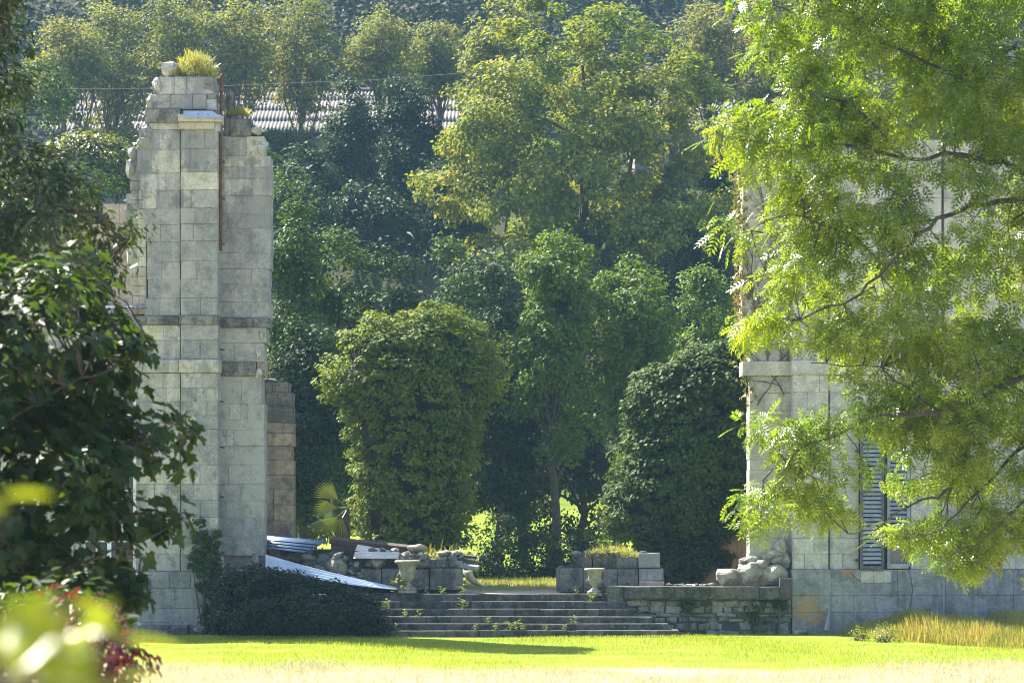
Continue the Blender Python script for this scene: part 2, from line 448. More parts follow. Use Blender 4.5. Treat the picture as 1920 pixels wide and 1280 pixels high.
# ------------------------------------------------------------------ stones
def block_me(w, h, dp, rng, ch=.008, jit=.004, ragged=0):
    """block centred on x,z with its front face at y=0 and body going back to y=dp; chamfered arrises"""
    x, z = w/2, h/2
    def J(a=jit): return rng.uniform(-a, a)
    outer = [(-x, -z), (x, -z), (x, z), (-x, z)]
    v = []
    for (a, b) in outer:
        v.append((a + J(), ch + rng.uniform(0, jit), b + J()))
    for (a, b) in outer:
        c = ch + rng.uniform(0, ch) + (rng.uniform(0, ragged) if ragged else 0)
        c = min(c, w*.3, h*.3)
        v.append((a - math.copysign(c, a), rng.uniform(-.002, .003) + (rng.uniform(0, ragged*.18) if ragged else 0), b - math.copysign(c, b)))
    for (a, b) in outer:
        v.append((a, dp, b))
    f = [(4,5,6,7), (0,1,5,4), (1,2,6,5), (2,3,7,6), (3,0,4,7), (8,9,1,0), (9,10,2,1), (10,11,3,2), (11,8,0,3), (11,10,9,8)]
    return mesh('stone_block', v, f)

def block(parent, px0, px1, py0, py1, y, dp, mat, rng, joint=.005, name='stone_block', ref=0.0, shift=0, **kw):
    """one dressed stone given by its corners in photo units at the depth of the front"""
    d = y - CAMY if ref is None else ref - CAMY
    x0, x1, z1, z0 = PX(px0, d), PX(px1, d), PZ(py0, d), PZ(py1, d)
    w, h = x1-x0-joint, z1-z0-joint
    if w < .03 or h < .03: return None
    return link(name, block_me(w, h, dp, rng, **kw), mat, parent, ((x0+x1)/2, y + rng.uniform(-.006, .006) + rng.uniform(-shift, shift), (z0+z1)/2), (0, rng.uniform(-shift, shift)*.5, rng.uniform(-shift, shift)) if shift else None)

def splits(a, b, mean, rng, off):
    """x joints along a course"""
    out = [a]; x = a + mean * (rng.uniform(.35, .7) if off else rng.uniform(.8, 1.25))
    while x < b - mean*.38:
        out.append(x); x += mean * rng.uniform(.65, 1.4)
    out.append(b)
    return out

def courses(parent, xa, xb, rows, y, dp, mat, rng, mean=48, holes=(), ragL=None, ragR=None, clean=.0, cmat=None, core=True, ragged=0):
    core_mb = MB()
    for i, (t, b) in enumerate(zip(rows, rows[1:])):
        a_ = xa if ragL is None else ragL((t+b)/2) ; b_ = xb if ragR is None else ragR((t+b)/2)
        segs = [(a_, b_)]
        for (hx0, hx1, hy0, hy1) in holes:
            if b > hy0 + 1 and t < hy1 - 1:
                ns_ = []
                for (s0, s1) in segs:
                    if hx0 > s0: ns_.append((s0, min(hx0, s1)))
                    if hx1 < s1: ns_.append((max(hx1, s0), s1))
                    if s1 <= hx0 or s0 >= hx1: pass
                segs = ns_
        for (s0, s1) in segs:
            if s1 - s0 < 4: continue
            xs = splits(s0, s1, mean, rng, i % 2)
            for x0, x1 in zip(xs, xs[1:]):
                mt = cmat if (cmat and rng.random() < clean) else mat
                rg = ragged
                if (ragL and x0 == s0) or (ragR and x1 == s1): rg = max(rg, .05)
                block(parent, x0, x1, t, b, y, dp, mt, rng, ragged=rg)
            if core:
                core_mb.box(PX(s0, 60)+.012, PX(s1, 60)-.012, y+.022, y+dp+.03, PZ(b, 60)-.001, PZ(t, 60)-.012)
    if core and core_mb.v: core_mb.build('mortar', M['mortar'], parent)

def rock_me(name, seed, n=2, box=.55, rough=.16):
    rng = random.Random(seed)
    bm = bmesh.new()
    bmesh.ops.create_icosphere(bm, subdivisions=n, radius=1)
    off = [Vector((rng.uniform(-1,1), rng.uniform(-1,1), rng.uniform(-1,1))).normalized() for _ in range(14)]
    cut = [rng.uniform(.55, .92) for _ in off]
    for v in bm.verts:
        c = v.co.normalized()
        m = max(abs(c.x), abs(c.y), abs(c.z))
        p = c * (1-box) + c / m * box * .9
        for o, k in zip(off, cut):          # flat broken facets
            e = p.dot(o) - k
            if e > 0: p -= o * e
        v.co = p + Vector((rng.uniform(-1,1), rng.uniform(-1,1), rng.uniform(-1,1))) * rough * .3
    me = bpy.data.meshes.new(name); bm.to_mesh(me); bm.free()
    return me
ROCKS = [rock_me('stone', 10+i) for i in range(7)]
BIG = [rock_me('stone', 30+i, 3, .62, .13) for i in range(6)]
def rocks_with(mat):
    out = []
    for r in ROCKS:
        c = r.copy(); c.materials.append(mat); out.append(c)
    return out
R_RUB = rocks_with(M['rubble']); R_BOU = [q.copy() for q in BIG]; [q.materials.append(M['boulder']) for q in R_BOU]; R_CRU = rocks_with(M['crust']); R_ASH = rocks_with(M['ashlar'])

def put_rock(parent, name, meshes, px0, px1, py0, py1, y, rng, depth=None, tilt=.15):
    d = y - CAMY
    w, h = (px1-px0)*d/F, (py1-py0)*d/F
    c = P((px0+px1)/2, (py0+py1)/2, y)
    dp = depth or (w+h)/2*rng.uniform(.7, 1.0)
    return link(name, rng.choice(meshes), None, parent, c, (rng.uniform(-tilt,tilt), rng.uniform(-tilt,tilt), rng.uniform(-.3,.3)), (w*.56, dp*.56, h*.56))

# ------------------------------------------------------------------ left ruin
rng = random.Random(4)
LR = empty('ruined_tower', (PX(375, 60), .4, 0), 'tall broken limestone corner tower of a ruined house, grass growing on its top', 'ruin')
rowsB = [243,280,324,357,391,421,453,490,524,559,592]
lower = [609,638,674]
rowsD = [699,727,753,779,804,835,871,907,937,970,1009,1039,1071]
def raglA(py):
    t = [(231,268),(262,262),(285,258),(325,262),(360,268),(400,272),(592,274)]
    for (a, xa), (b, xb) in zip(t, t[1:]):
        if py <= b: return xa + (xb-xa)*max(0, (py-a)/(b-a)) + rng.uniform(-4, 4)
    return 274
# main wall (beside the pilaster), pilaster, recessed bay
courses(LR, 272, 338, rowsB[:5], 0, .55, M['ashlar'], rng, 46, ragL=raglA, clean=.12, cmat=M['cream'])
courses(LR, 272, 338, rowsB[4:], 0, .55, M['greyash'], rng, 46, ragL=raglA)
courses(LR, 340, 409, rowsB[:5], -.12, .65, M['ashlar'], rng, 48, clean=.5, cmat=M['cream'])
courses(LR, 340, 409, rowsB[4:], -.12, .65, M['greyash'], rng, 60, clean=.05, cmat=M['ashlar'])
rowsC = [250,287,307,330,362,397,424,470,500,530,563,594]
def ragrC(py):
    t = [(250,488),(280,492),(290,503),(470,503),(500,501),(560,498),(594,503),(612,498),(640,494),(676,488),(705,482),(756,491),(1100,492)]
    for (a, xa), (b, xb) in zip(t, t[1:]):
        if py <= b: return xa + (xb-xa)*max(0, (py-a)/(b-a)) + rng.uniform(-1.2, 1.2)
    return 492
courses(LR, 405, 500, rowsC[:7], .5, .8, M['ashlar'], rng, 44, ragR=ragrC)
courses(LR, 405, 500, rowsC[6:], .5, .8, M['greyash'], rng, 60, ragR=ragrC)
block(LR, 403, 501, 594, 611, .40, .9, M['crust'], rng, name='string_course')
courses(LR, 405, 500, [611,640,676], .5, .8, M['greyash'], rng, 46, ragR=ragrC)
block(LR, 403, 476, 676, 703, .42, .8, M['crust'], rng, name='string_course'); block(LR, 477, 492, 676, 703, .55, .8, M['brownstone'], rng, name='string_course', ragged=.1)
courses(LR, 405, 492, [703,755,785,805,835,870,907,940,970,1005,1042], .5, .8, M['greyash'], rng, 42, ragR=ragrC, clean=.12, cmat=M['ashlar'])
for k in range(12):   # loosened footing stones below the recessed bay
    x = 413 + rng.uniform(0, 70); yy = 1030 + rng.uniform(0, 75)
    put_rock(LR, 'stone', R_RUB, x, x+rng.uniform(16, 30), yy, yy+rng.uniform(14, 26), .45, rng, .5)
block(LR, 413, 492, 1042, 1190, .62, .7, M['mortar'], rng, name='footing')
# string courses on wall and pilaster
for (x0, x1, y0, y1, yy) in [(150,275,592,609,-.05),(275,338,592,609,-.08),(338,411,592,609,-.20),(150,268,674,699,-.05),(268,337,674,699,-.08),(337,412,674,699,-.20)]:
    block(LR, x0, x1, y0, y1, yy, .65, M['ashlar'] if y0 > 650 else M['crust'], rng, name='string_course', ch=.02)
win = [(150, 255, 722, 1071)]
courses(LR, 90, 338, lower, 0, .55, M['ashlar'], rng, 52, clean=.15, cmat=M['cream'])
courses(LR, 340, 410, lower, -.12, .65, M['greyash'], rng, 56)
courses(LR, 90, 338, rowsD, 0, .55, M['ashlar'], rng, 50, holes=win, clean=.15, cmat=M['cream'])
courses(LR, 340, 410, rowsD, -.12, .65, M['greyash'], rng, 44, clean=.4, cmat=M['ashlar'])
courses(LR, 90, 411, [1071,1102,1140,1166,1198], -.16, .6, M['greyash'], rng, 60, ragged=.02)
for x0, x1 in ((205,262),(262,318),(318,352)):   # projecting base course
    block(LR, x0, x1, 1172, 1200, -.55, .42, M['crust'], rng, name='base_stone', ref=-.55, ch=.03)
put_rock(LR, 'stone', R_RUB, 362, 392, 1168, 1196, -.35, rng, .4)
put_rock(LR, 'stone', R_RUB, 388, 408, 1174, 1198, -.35, rng, .4)
# broken left edge: inner masonry laid bare
for i in range(17):
    t = 283 + i*18
    xl = 243 - (4 if 330 < t < 470 else 0) + rng.uniform(-4, 5)
    xm = 257 + rng.uniform(-4, 4)
    block(LR, xl, xm, t, t+18, .22, .8, M['ashlar'] if i < 9 else M['cream'], rng, ragged=.08, joint=.012)
    block(LR, xm, 273, t, t+18, .14, .7, M['ashlar'] if i < 6 else M['cream'], rng, ragged=.05, joint=.012)
mb = MB(); mb.box(PX(243,60), PX(272,60), .4, 1.1, PZ(590,60), PZ(290,60)); mb.build('mortar', M['mortar'], LR)
for k in range(6):
    put_rock(LR, 'stone', R_ASH, 255+k*3, 272+k*3, 272-k*7, 290-k*7, .3, rng, .4)
for (q0, q1, t, b, yy) in [(266,284,238,262,.1),(258,276,258,284,.15),(240,256,280,300,.3),(234,250,302,330,.3),(282,298,150,180,.2),(272,286,182,206,.15),(390,404,146,164,.2),(474,492,236,256,.7),(486,504,268,292,.7),(492,505,520,545,.75),(490,503,620,640,.7),(484,498,652,676,.7),(480,494,690,712,.7),(232,246,380,410,.35),(236,248,470,500,.35)]:
    dx = 7 if q0 < 330 else -5
    put_rock(LR, 'stone', R_ASH, q0+dx-4, q1+dx+4, t-5, b+5, yy, rng, .6, .3)
# inner back wall, pinkish, seen above the low roof
courses(LR, 90, 240, [352,392,420,448,476,505,532,560,592], 3.2, .5, M['pink'], rng, 40, ragL=lambda py: 90 + max(0, 420-py)*1.3, ragged=.05)
courses(LR, 205, 246, [338,352,400], 2.6, .5, M['ashlar'], rng, 20, ragged=.06)
# crowning stones
for (x0, x1, y0, y1, yy, mt, nm) in [
    (272,338,205,231,-.06,'crust','cornice_stone'), (336,416,217,231,-.26,'cream','cornice_stone'), (279,337,231,243,-.02,'cream','cornice_stone'),
    (337,404,231,244,-.20,'cream','cornice_stone'), (404,413,231,247,-.18,'ashlar','cornice_stone'),
    (280,319,177,205,.02,'ashlar','stone_block'), (319,361,177,205,0,'ashlar','stone_block'), (361,387,177,205,0,'ashlar','stone_block'), (387,405,186,206,0,'ashlar','stone_block'), (388,405,174,186,.03,'crust','stone_block'),
    (294,327,143,177,.05,'ashlar','stone_block'), (327,350,143,177,.02,'ashlar','stone_block'), (350,400,143,177,.03,'ashlar','stone_block')]:
    block(LR, x0, x1, y0, y1, yy, .75, M[mt], rng, name=nm, ragged=.05 if x0 < 300 or (x1 == 400) else .01, ch=.018)
mb = MB(); mb.box(PX(285,60), PX(402,60), .12, .9, PZ(207,60), PZ(150,60)); mb.box(PX(277,60), PX(408,60), .1, .9, PZ(245,60), PZ(206,60)); mb.build('mortar', M['mortar'], LR)
put_rock(LR, 'capping_stone', R_ASH, 304, 348, 115, 146, .3, rng, .7, .05)
for (x0, x1, y0, y1, yy) in [(416,428,215,250,.5),(428,467,217,250,.42),(418,429,160,186,.6),(418,428,186,215,.6)]:
    block(LR, x0, x1, y0, y1, yy, .6, M['crust'], rng, ragged=.03, ch=.02)
# rusty pipe in the angle and zinc flashing
mb = MB(); xx = PX(411.5, 60)
mb.tube([(xx, .25, PZ(468,60)), (xx, .25, PZ(240,60)), (xx+.02, .35, PZ(140,60)), (xx+.03, .35, PZ(134,60))], .042, 8)
for yy in (455, 370, 300): mb.box(xx-.09, xx+.09, .2, .36, PZ(yy,60)-.03, PZ(yy,60)+.03)
mb.build('rusty_pipe', M['rust'], LR, True)
mb = MB()
a = [P(344,208,-.24), P(398,208,-.24), P(416,221,-.30), P(344,221,-.30)]
back = [q + Vector((0, .03, 0)) for q in a]
mb.add(a + back, [(0,1,2,3),(7,6,5,4),(0,4,5,1),(1,5,6,2),(2,6,7,3),(3,7,4,0)])
mb.build('zinc_flashing', M['zinc'], LR)
for (x, yy) in ((372,214),(390,214.5)):
    mb = MB(); c = P(x, yy, -.275); mb.tube([c, c + Vector((0, -.02, 0))], .012, 8); mb.build('bolt', M['darkwood'], LR)
for (x, yy) in ((414,655),(413,752),(414,838),(413,930)):     # iron cramps sticking out of the angle
    mb = MB(); c = P(x, yy, .35); mb.tube([c, c + Vector((.12, -.25, -.03))], .018, 5); mb.build('iron_cramp', M['darkwood'], LR)
# window of the ground floor
x0, x1, z0, z1 = PX(150,60), PX(255,60), PZ(1071,60), PZ(722,60)
wf = MB(); wf.box(x0, x0+.10, .18, .30, z0, z1); wf.box(x1-.10, x1, .18, .30, z0, z1); wf.box(x0+.1, x1-.1, .18, .30, z0, z0+.12); wf.box(x0+.1, x1-.1, .18, .30, z1-.1, z1); wf.box((x0+x1)/2-.05, (x0+x1)/2+.05, .17, .30, z0+.12, z1-.1)
WFO = wf.build('window_frame', M['white'], LR)
for hx0, hx1 in ((x0+.1, (x0+x1)/2-.05), ((x0+x1)/2+.05, x1-.1)):
    nb = 7; hh = (z1-.1-z0-.12)/nb
    for i in range(1, nb):
        mb = MB(); mb.box(hx0, hx1, .20, .26, z0+.12+i*hh-.018, z0+.12+i*hh+.018); mb.build('glazing_bar', M['white'], WFO)
    mb = MB(); xm = (hx0+hx1)/2; mb.box(xm-.018, xm+.018, .205, .265, z0+.12, z1-.1); mb.build('glazing_bar', M['white'], WFO)
    for i in range(nb):
        for q0, q1 in ((hx0, xm-.018), (xm+.018, hx1)):
            mb = MB(); mb.box(q0+.002, q1-.002, .235, .242, z0+.12+i*hh+.02, z0+.12+(i+1)*hh-.02); mb.build('pane', M['glass'], WFO)
mb = MB(); mb.box(x0-.1, x1+.12, -.22, .3, z0-.14, z0-.005); mb.build('window_sill', M['white'], LR)
block(LR, 140, 285, 1084, 1106, -.24, .4, M['crust'], rng, name='sill_stone')
mb = MB(); mb.box(x0-.3, x1+.3, .75, .8, z0-.3, z1+.3); mb.build('room_shade_sheet', M['roomshade'], LR); mb = MB(); mb.box(PX(0,60), PX(90,60), .1, .7, 0, PZ(592,60)); mb.build('wing_wall', M['ashlar'], LR); mb = MB(); mb.box(PX(0,60), PX(400,60), 5.0, 5.3, 0, PZ(595,60)); mb.build('back_wall', M['pink'], LR)  # first box: dark sheet in place of the unlit room behind the window

# brown pier standing behind
PB = empty('ruined_pier', (PX(520,63), 3.3, .9), 'brown stained stub of masonry wall standing behind the tall corner tower', 'ruin')
def ragp(py):
    t = [(716,533),(732,546),(760,548),(800,549),(828,549),(845,545),(860,549),(1010,550)]
    for (a, xa), (b, xb) in zip(t, t[1:]):
        if py <= b: return xa + (xb-xa)*max(0, (py-a)/(b-a))
    return 550
rp = [716,735,762,792,812,836,862,890,916,946,976,1006,1040]
for t, b in zip(rp, rp[1:]):
    xs = [484, 484+rng.uniform(22, 34), ragp((t+b)/2)]
    if rng.random() < .35: xs.pop(1)
    for q0, q1 in zip(xs, xs[1:]): block(PB, q0, q1, t, b, 3.0, .9, M['brownstone'] if t > 830 else (M['crust'] if t < 770 else M['brownstone']), rng, ref=3.0, ragged=.06, joint=.012)
mb = MB(); mb.box(PX(485,63), PX(543,63), 3.1, 3.8, .8, PZ(735,63)); mb.build('mortar', M['mortar'], PB)
for (q0, q1, t, b) in ((484,505,708,722),(500,528,710,724),(524,540,716,730)): put_rock(PB, 'stone', R_CRU, q0, q1, t, b, 3.4, rng, .6)

# ------------------------------------------------------------------ right house
RH = empty('ruined_house', (PX(1640,60), .5, 0), 'pale limestone house end with grey rendered plinth and louvred shutters behind the ash tree', 'ruin')
def ragR0(py):
    t = [(250,1420),(300,1397),(600,1395),(606,1393),(640,1394),(645,1411),(674,1408),(676,1396),(700,1400),(715,1414),(765,1409),(1100,1408)]
    for (a, xa), (b, xb) in zip(t, t[1:]):
        if py <= b: return xa + (xb-xa)*max(0, (py-a)/(b-a)) + rng.uniform(-1, 1)
    return 1408
up = [262,300,335,370,405,440,475,510,545,576,606]
dn = [702,735,768,800,830,860,880,912,944,976,1008,1038,1067]
courses(RH, 1408, 1494, up, .5, .8, M['rightbounce'], rng, 52, ragL=ragR0)
block(RH, 1393, 1494, 606, 642, .40, .9, M['rightbounce'], rng, name='string_course')
courses(RH, 1408, 1494, [642,675], .5, .8, M['rightbounce'], rng, 50, ragL=ragR0)
block(RH, 1395, 1494, 675, 702, .38, .9, M['rightbounce'], rng, name='string_course', ragged=.04)
courses(RH, 1408, 1494, dn, .5, .8, M['rightbounce'], rng, 50, ragL=ragR0)
block(RH, 1408, 1494, 1067, 1100, .5, .8, M['rightbounce'], rng)
courses(RH, 1487, 1553, up, -.06, .7, M['right'], rng, 46)
block(RH, 1485, 1555, 606, 642, -.14, .7, M['right'], rng, name='string_course')
courses(RH, 1487, 1553, [642,675], -.06, .7, M['right'], rng, 46)
block(RH, 1484, 1556, 675, 702, -.16, .7, M['right'], rng, name='string_course')
courses(RH, 1487, 1553, dn, -.06, .7, M['right'], rng, 40)
hole = [(1611,1708,800,1067)]
courses(RH, 1556, 1766, up, .05, .6, M['right'], rng, 60)
block(RH, 1556, 1768, 606, 642, -.03, .6, M['right'], rng, name='string_course'); block(RH, 1556, 1768, 675, 702, -.05, .6, M['right'], rng, name='string_course')
courses(RH, 1556, 1766, [642,675], .05, .6, M['right'], rng, 60)
courses(RH, 1556, 1766, dn, .05, .6, M['right'], rng, 52, holes=hole)
courses(RH, 1772, 1990, up + [642,675] + dn[1:], .16, .6, M['right'], rng, 62)
mb = MB(); mb.box(PX(1767,60), PX(1771,60), -.02, .5, PZ(1190,60), PZ(640,60)); mb.build('pilaster_edge', M['right'], RH)
# rendered plinth in big panels
pr = [1067,1115,1147,1192]
for t, b in zip(pr, pr[1:]):
    for q0, q1 in zip([1484,1556,1600,1682,1766], [1556,1600,1682,1766]):
        block(RH, q0, q1, t, b, -.16 if q1 <= 1556 else -.10, .6, M['plinth'], rng, name='plinth_panel', joint=.005, ch=.004, jit=.001)
    for q0, q1 in zip([1772,1834,1900,1990], [1834,1900,1990]):
        block(RH, q0, q1, t, b, -.02, .6, M['plinth'], rng, name='plinth_panel', joint=.005, ch=.004, jit=.001)
mb = MB(); mb.box(PX(1486,60), PX(1988,60), .05, .5, 0, PZ(1070,60)); mb.build('joint_fill', M['right'], RH)
# window opening: reveal, sill, broken patch below
mb = MB(); mb.box(PX(1600,60), PX(1720,60), .75, .8, PZ(1070,60), PZ(790,60)); mb.build('room_shade_sheet', M['roomshade'], RH)  # dark sheet painting the void behind the shutter slats
block(RH, 1672, 1706, 1000, 1058, .42, .3, M['cream'], rng, name='reveal_stone')
block(RH, 1664, 1704, 1056, 1066, .02, .5, M['right'], rng, name='window_sill', ragged=.05)
for (q0, q1, t, b) in ((1613,1636,1070,1092),(1636,1656,1070,1092),(1656,1670,1070,1091)): block(RH, q0, q1, t, b, -.118, .3, M['cream'], rng, ragged=.02, name='patch_stone')
# cracks: thin dark grooves modelled as slivers let into the render
mb = MB(); mb.tube([P(1703,1069,-.105), P(1708,1085,-.105), P(1711,1105,-.105), P(1708,1130,-.105), P(1706,1150,-.105), P(1704,1165,-.105)], .008, 4); mb.build('crack', M['darkmortar'], RH)
mb = MB(); mb.tube([P(1594,1072,-.105), P(1608,1086,-.105), P(1622,1093,-.105)], .007, 4); mb.build('crack', M['darkmortar'], RH)
# shutters
def shutter(px0, px1, py0, py1, ybase, broken=None, lab=None, tilt=0.0):
    x0, x1, z0, z1 = PX(px0,60), PX(px1,60), PZ(py1,60), PZ(py0,60)
    w = .075
    mb = MB()
    mb.box(x0, x0+w, ybase, ybase+.05, z0, z1); mb.box(x1-w, x1, ybase, ybase+.05, z0, z1)
    mb.box(x0+w, x1-w, ybase, ybase+.05, z1-.1, z1)
    if broken is None: mb.box(x0+w, x1-w, ybase, ybase+.05, z0, z0+.11)
    fr = mb.build('shutter', M['shutterframe'] if broken is None else M['shutter'], RH)
    if lab: fr['label'] = lab
    zb = z0+.14 if broken is None else PZ(broken, 60)
    pitch = .107
    n = int((z1-.12-zb)/pitch)
    me = None
    for i in range(n):
        z = zb + (i+.5)*pitch
        if me is None:
            hw = (x1-x0)/2 - w + .004
            me = mesh('slat', [(-hw,-.03,-.036),(hw,-.03,-.036),(hw,.02,.036),(-hw,.02,.036),(-hw,-.02,-.042),(hw,-.02,-.042),(hw,.03,.030),(-hw,.03,.030)],
                      [(0,1,2,3),(7,6,5,4),(0,4,5,1),(2,6,7,3),(1,5,6,2),(3,7,4,0)], M['shutter'])
        link('slat', me, None, fr, ((x0+x1)/2, ybase+.022, z), (rng.uniform(-.12,.12), rng.uniform(-.012,.012), 0))
    return fr
shutter(1611, 1656, 805, 1068, -.16)
shutter(1664, 1707, 805, 1062, .02, broken=1004, lab='broken shutter leaf with its lower slats missing')
mb = MB(); mb.box(PX(1656.5,60), PX(1663.5,60), .10, .16, PZ(1066,60), PZ(800,60)); mb.build('window_frame', M['darkwood'], RH)
for py in (845, 1050):
    mb = MB(); c = P(1610, py, -.13); mb.box(c.x-.06, c.x+.02, -.13, .04, c.z-.03, c.z+.03); mb.build('hinge', M['darkwood'], RH)
mb = MB(); mb.box(PX(1500,68), PX(1984,60), 8, 8.4, 0, PZ(280,60)); mb.build('back_wall', M['right'], RH); mb = MB(); mb.box(PX(1980,60), PX(1988,60), .7, 7.9, 0, PZ(300,60)); mb.build('side_wall', M['right'], RH)

# bare creeper stems on the recess, with autumn leaves along the broken edge
rg = random.Random(9)
CR = empty('creeper', P(1440, 700, .45), 'bare creeper stems fanned over the pale recess with yellow and red leaves along its edge', 'creeper')
mb = MB()
def vine(p, ang, L, r, depth):
    pts = [p]; a = ang
    for _ in range(6):
        a += rg.uniform(-.28, .28)
        q = pts[-1] + Vector((math.sin(a)*L/6, 0, math.cos(a)*L/6)); q.y = .455 - .05*rg.random()
        q.x = min(max(q.x, PX(1396,60)), PX(1482,60))
        pts.append(q)
        if depth > 0 and rg.random() < .6: vine(q, a + rg.uniform(-.9, .9), L*.6, r*.6, depth-1)
    mb.tube(pts, [r*(1-.1*i) for i in range(len(pts))], 4)
for (px, py, a, L) in [(1440,700,0,2.2),(1430,520,.1,2.0),(1455,640,-.3,1.6),(1420,760,.5,1.6),(1445,690,.7,1.3),(1415,600,.2,1.8),(1432,420,.1,1.5),(1470,740,-.5,1.4),(1405,560,.25,1.5),(1440,350,-.1,.8)]:
    vine(P(px, py, .45), a, L, .020, 3)
mb.build('stem', M['vine'], CR)
nr = np.random.default_rng(5)
N = 1000
py = nr.uniform(300, 760, N); edge = np.array([ragR0(q) for q in py])
keep = (nr.random(N) < np.where((py > 640) & (py < 700), .2, np.where(py > 600, .5, 1.0)))
pos = np.stack([(edge + nr.normal(-2, 8, N) - 960)*60/F, nr.uniform(.3, 1.0, N), CAMZ + (HOR-py)*60/F], 1)[keep]
n_, dd = leaf_axes(pos, pos + np.array([.5, .2, .1]), nr, .3, .7, .6)
link('leaves', leaf_mesh('leaves', pos, n_, dd, nr.uniform(.07, .13, len(pos)), T_IVY, M['l_creeper']), None, CR)

# ------------------------------------------------------------------ terrace, steps, retaining wall
mb = MB(); mb.box(PX(560,60), PX(1484,60), -.02, 9.0, .3, .975)
tag(mb.build('terrace', M['terrace']), kind='structure')
ST = empty('stone_steps', (PX(960,60), -.8, 0), 'flight of dark mossy stone steps up to the terrace, weeds in the joints', 'steps')
zt = [.985,.815,.645,.475,.31,.155]
rEnd = [1170,1172,1186,1218,1246,1264]
for i, z in enumerate(zt):
    y = -.06 - .34*i
    xs = [640 - 6*i] + sorted([rg.uniform(700, 1130) for _ in range(3)]) + [rEnd[i]]
    for q0, q1 in zip(xs, xs[1:]):
        if q1 - q0 < 12: continue
        x0, x1 = PX(q0,60), PX(q1,60)
        h = z - (zt[i+1] if i < 5 else -.06) + .03
        me = block_me(x1-x0-.012, h, .62, rg, ch=.016, jit=.006, ragged=.012)
        link('step_stone', me, M['step'], ST, ((x0+x1)/2, y + rg.uniform(-.02,.02), z - h/2 + rg.uniform(-.008,.008)), (rg.uniform(-.008,.008), rg.uniform(-.003,.003), 0))
mb = MB(); mb.box(PX(640,60), PX(1160,60), -1.6, .1, -.1, .12); mb.box(PX(640,60), PX(1160,60), -.9, .1, .1, .44); mb.build('footing', M['darkmortar'], ST)

RW = empty('retaining_wall', (PX(1310,60), -.2, 0), 'low rubble retaining wall under long dark coping slabs right of the steps', 'wall')
for q0, q1 in ((1168,1262),(1262,1327),(1327,1421),(1421,1459)):
    block(RW, q0, q1, 1098, 1121, -.42, .7, M['step'], rg, name='coping_stone', ch=.02, joint=.012)
block(RW, 1138, 1168, 1098, 1130, -.42, .7, M['step'], rg, name='coping_stone', ch=.02)
block(RW, 1459, 1482, 1082, 1121, -.42, .7, M['step'], rg, name='coping_stone', ch=.02)
block(RW, 1168, 1482, 1117, 1123, -.34, .5, M['step'], rg, name='coping_moulding', ch=.01)
y = 1124
while y < 1189:
    hrow = rg.choice([8, 10, 12, 15, 17]) if y < 1168 else 9
    xl = 1172 + max(0, (y-1140))*1.9
    x = xl
    while x < 1481:
        w = rg.uniform(12, 34) * (1.4 if hrow < 10 else 1)
        x2 = min(1482, x+w)
        if x2 - x > 6 and rg.random() < .93:
            block(RW, x, x2, y + rg.uniform(-1, 1.4), y+hrow + rg.uniform(-1, .8), -.24 + rg.uniform(-.035,.05), .35, M['rubble'], rg, name='stone', joint=.022, ragged=.06, ch=.02, jit=.032)
        x = x2
    y += hrow
mb = MB(); mb.box(PX(1168,60), PX(1482,60), -.17, .3, -.1, PZ(1118,60)); mb.build('mortar', M['darkmortar'], RW)

# ---- block wall with turf on top, right of the landing
BW = empty('ruined_wall', P(1150, 1110, .9), 'broken low wall of big grey blocks with turf on top behind the right urn', 'wall')
for (q0, q1, t, b, mt) in [(1045,1094,1064,1110,'crust'),(1094,1130,1066,1110,'crust'),(1130,1158,1066,1102,'crust'),(1158,1197,1066,1102,'crust'),(1198,1245,1065,1088,'ashlar'),(1198,1246,1088,1100,'pink'),
      (1073,1110,1038,1065,'step'),(1112,1153,1035,1065,'step'),(1155,1197,1042,1065,'crust'),(1197,1238,1036,1064,'ashlar')]:
    block(BW, q0, q1, t, b, .85, .55, M[mt], rg, ref=.85, ragged=.12 if b < 1070 and q0 < 1190 else .05, ch=.025, joint=.016, shift=.05)
mb = MB(); mb.box(PX(1050,61), PX(1240,61), .95, 1.3, .9, PZ(1062,61)); mb.build('mortar', M['darkmortar'], BW)
for (q0, q1, t, b) in ((1132,1144,1024,1036),(1184,1197,1036,1044),(1070,1092,1032,1048),(1092,1112,1030,1046),(1112,1136,1028,1044),(1140,1162,1030,1046),(1160,1186,1036,1050),(1044,1062,1060,1074),(1198,1216,1032,1040)): put_rock(BW, 'stone', R_CRU, q0, q1, t, b, 1.1, rg)
for i in range(7):
    q = 1058 + i*13 + rg.uniform(-3, 3)
    o = put_rock(None, 'loose_stone', R_CRU, q, q+rg.uniform(8, 14), 1098, 1098+rg.uniform(9, 12), .5, rg)
    tag(o, 'small dark stone lying at the foot of the block wall by the right urn', 'stone', 'small stones at the foot of the block wall')

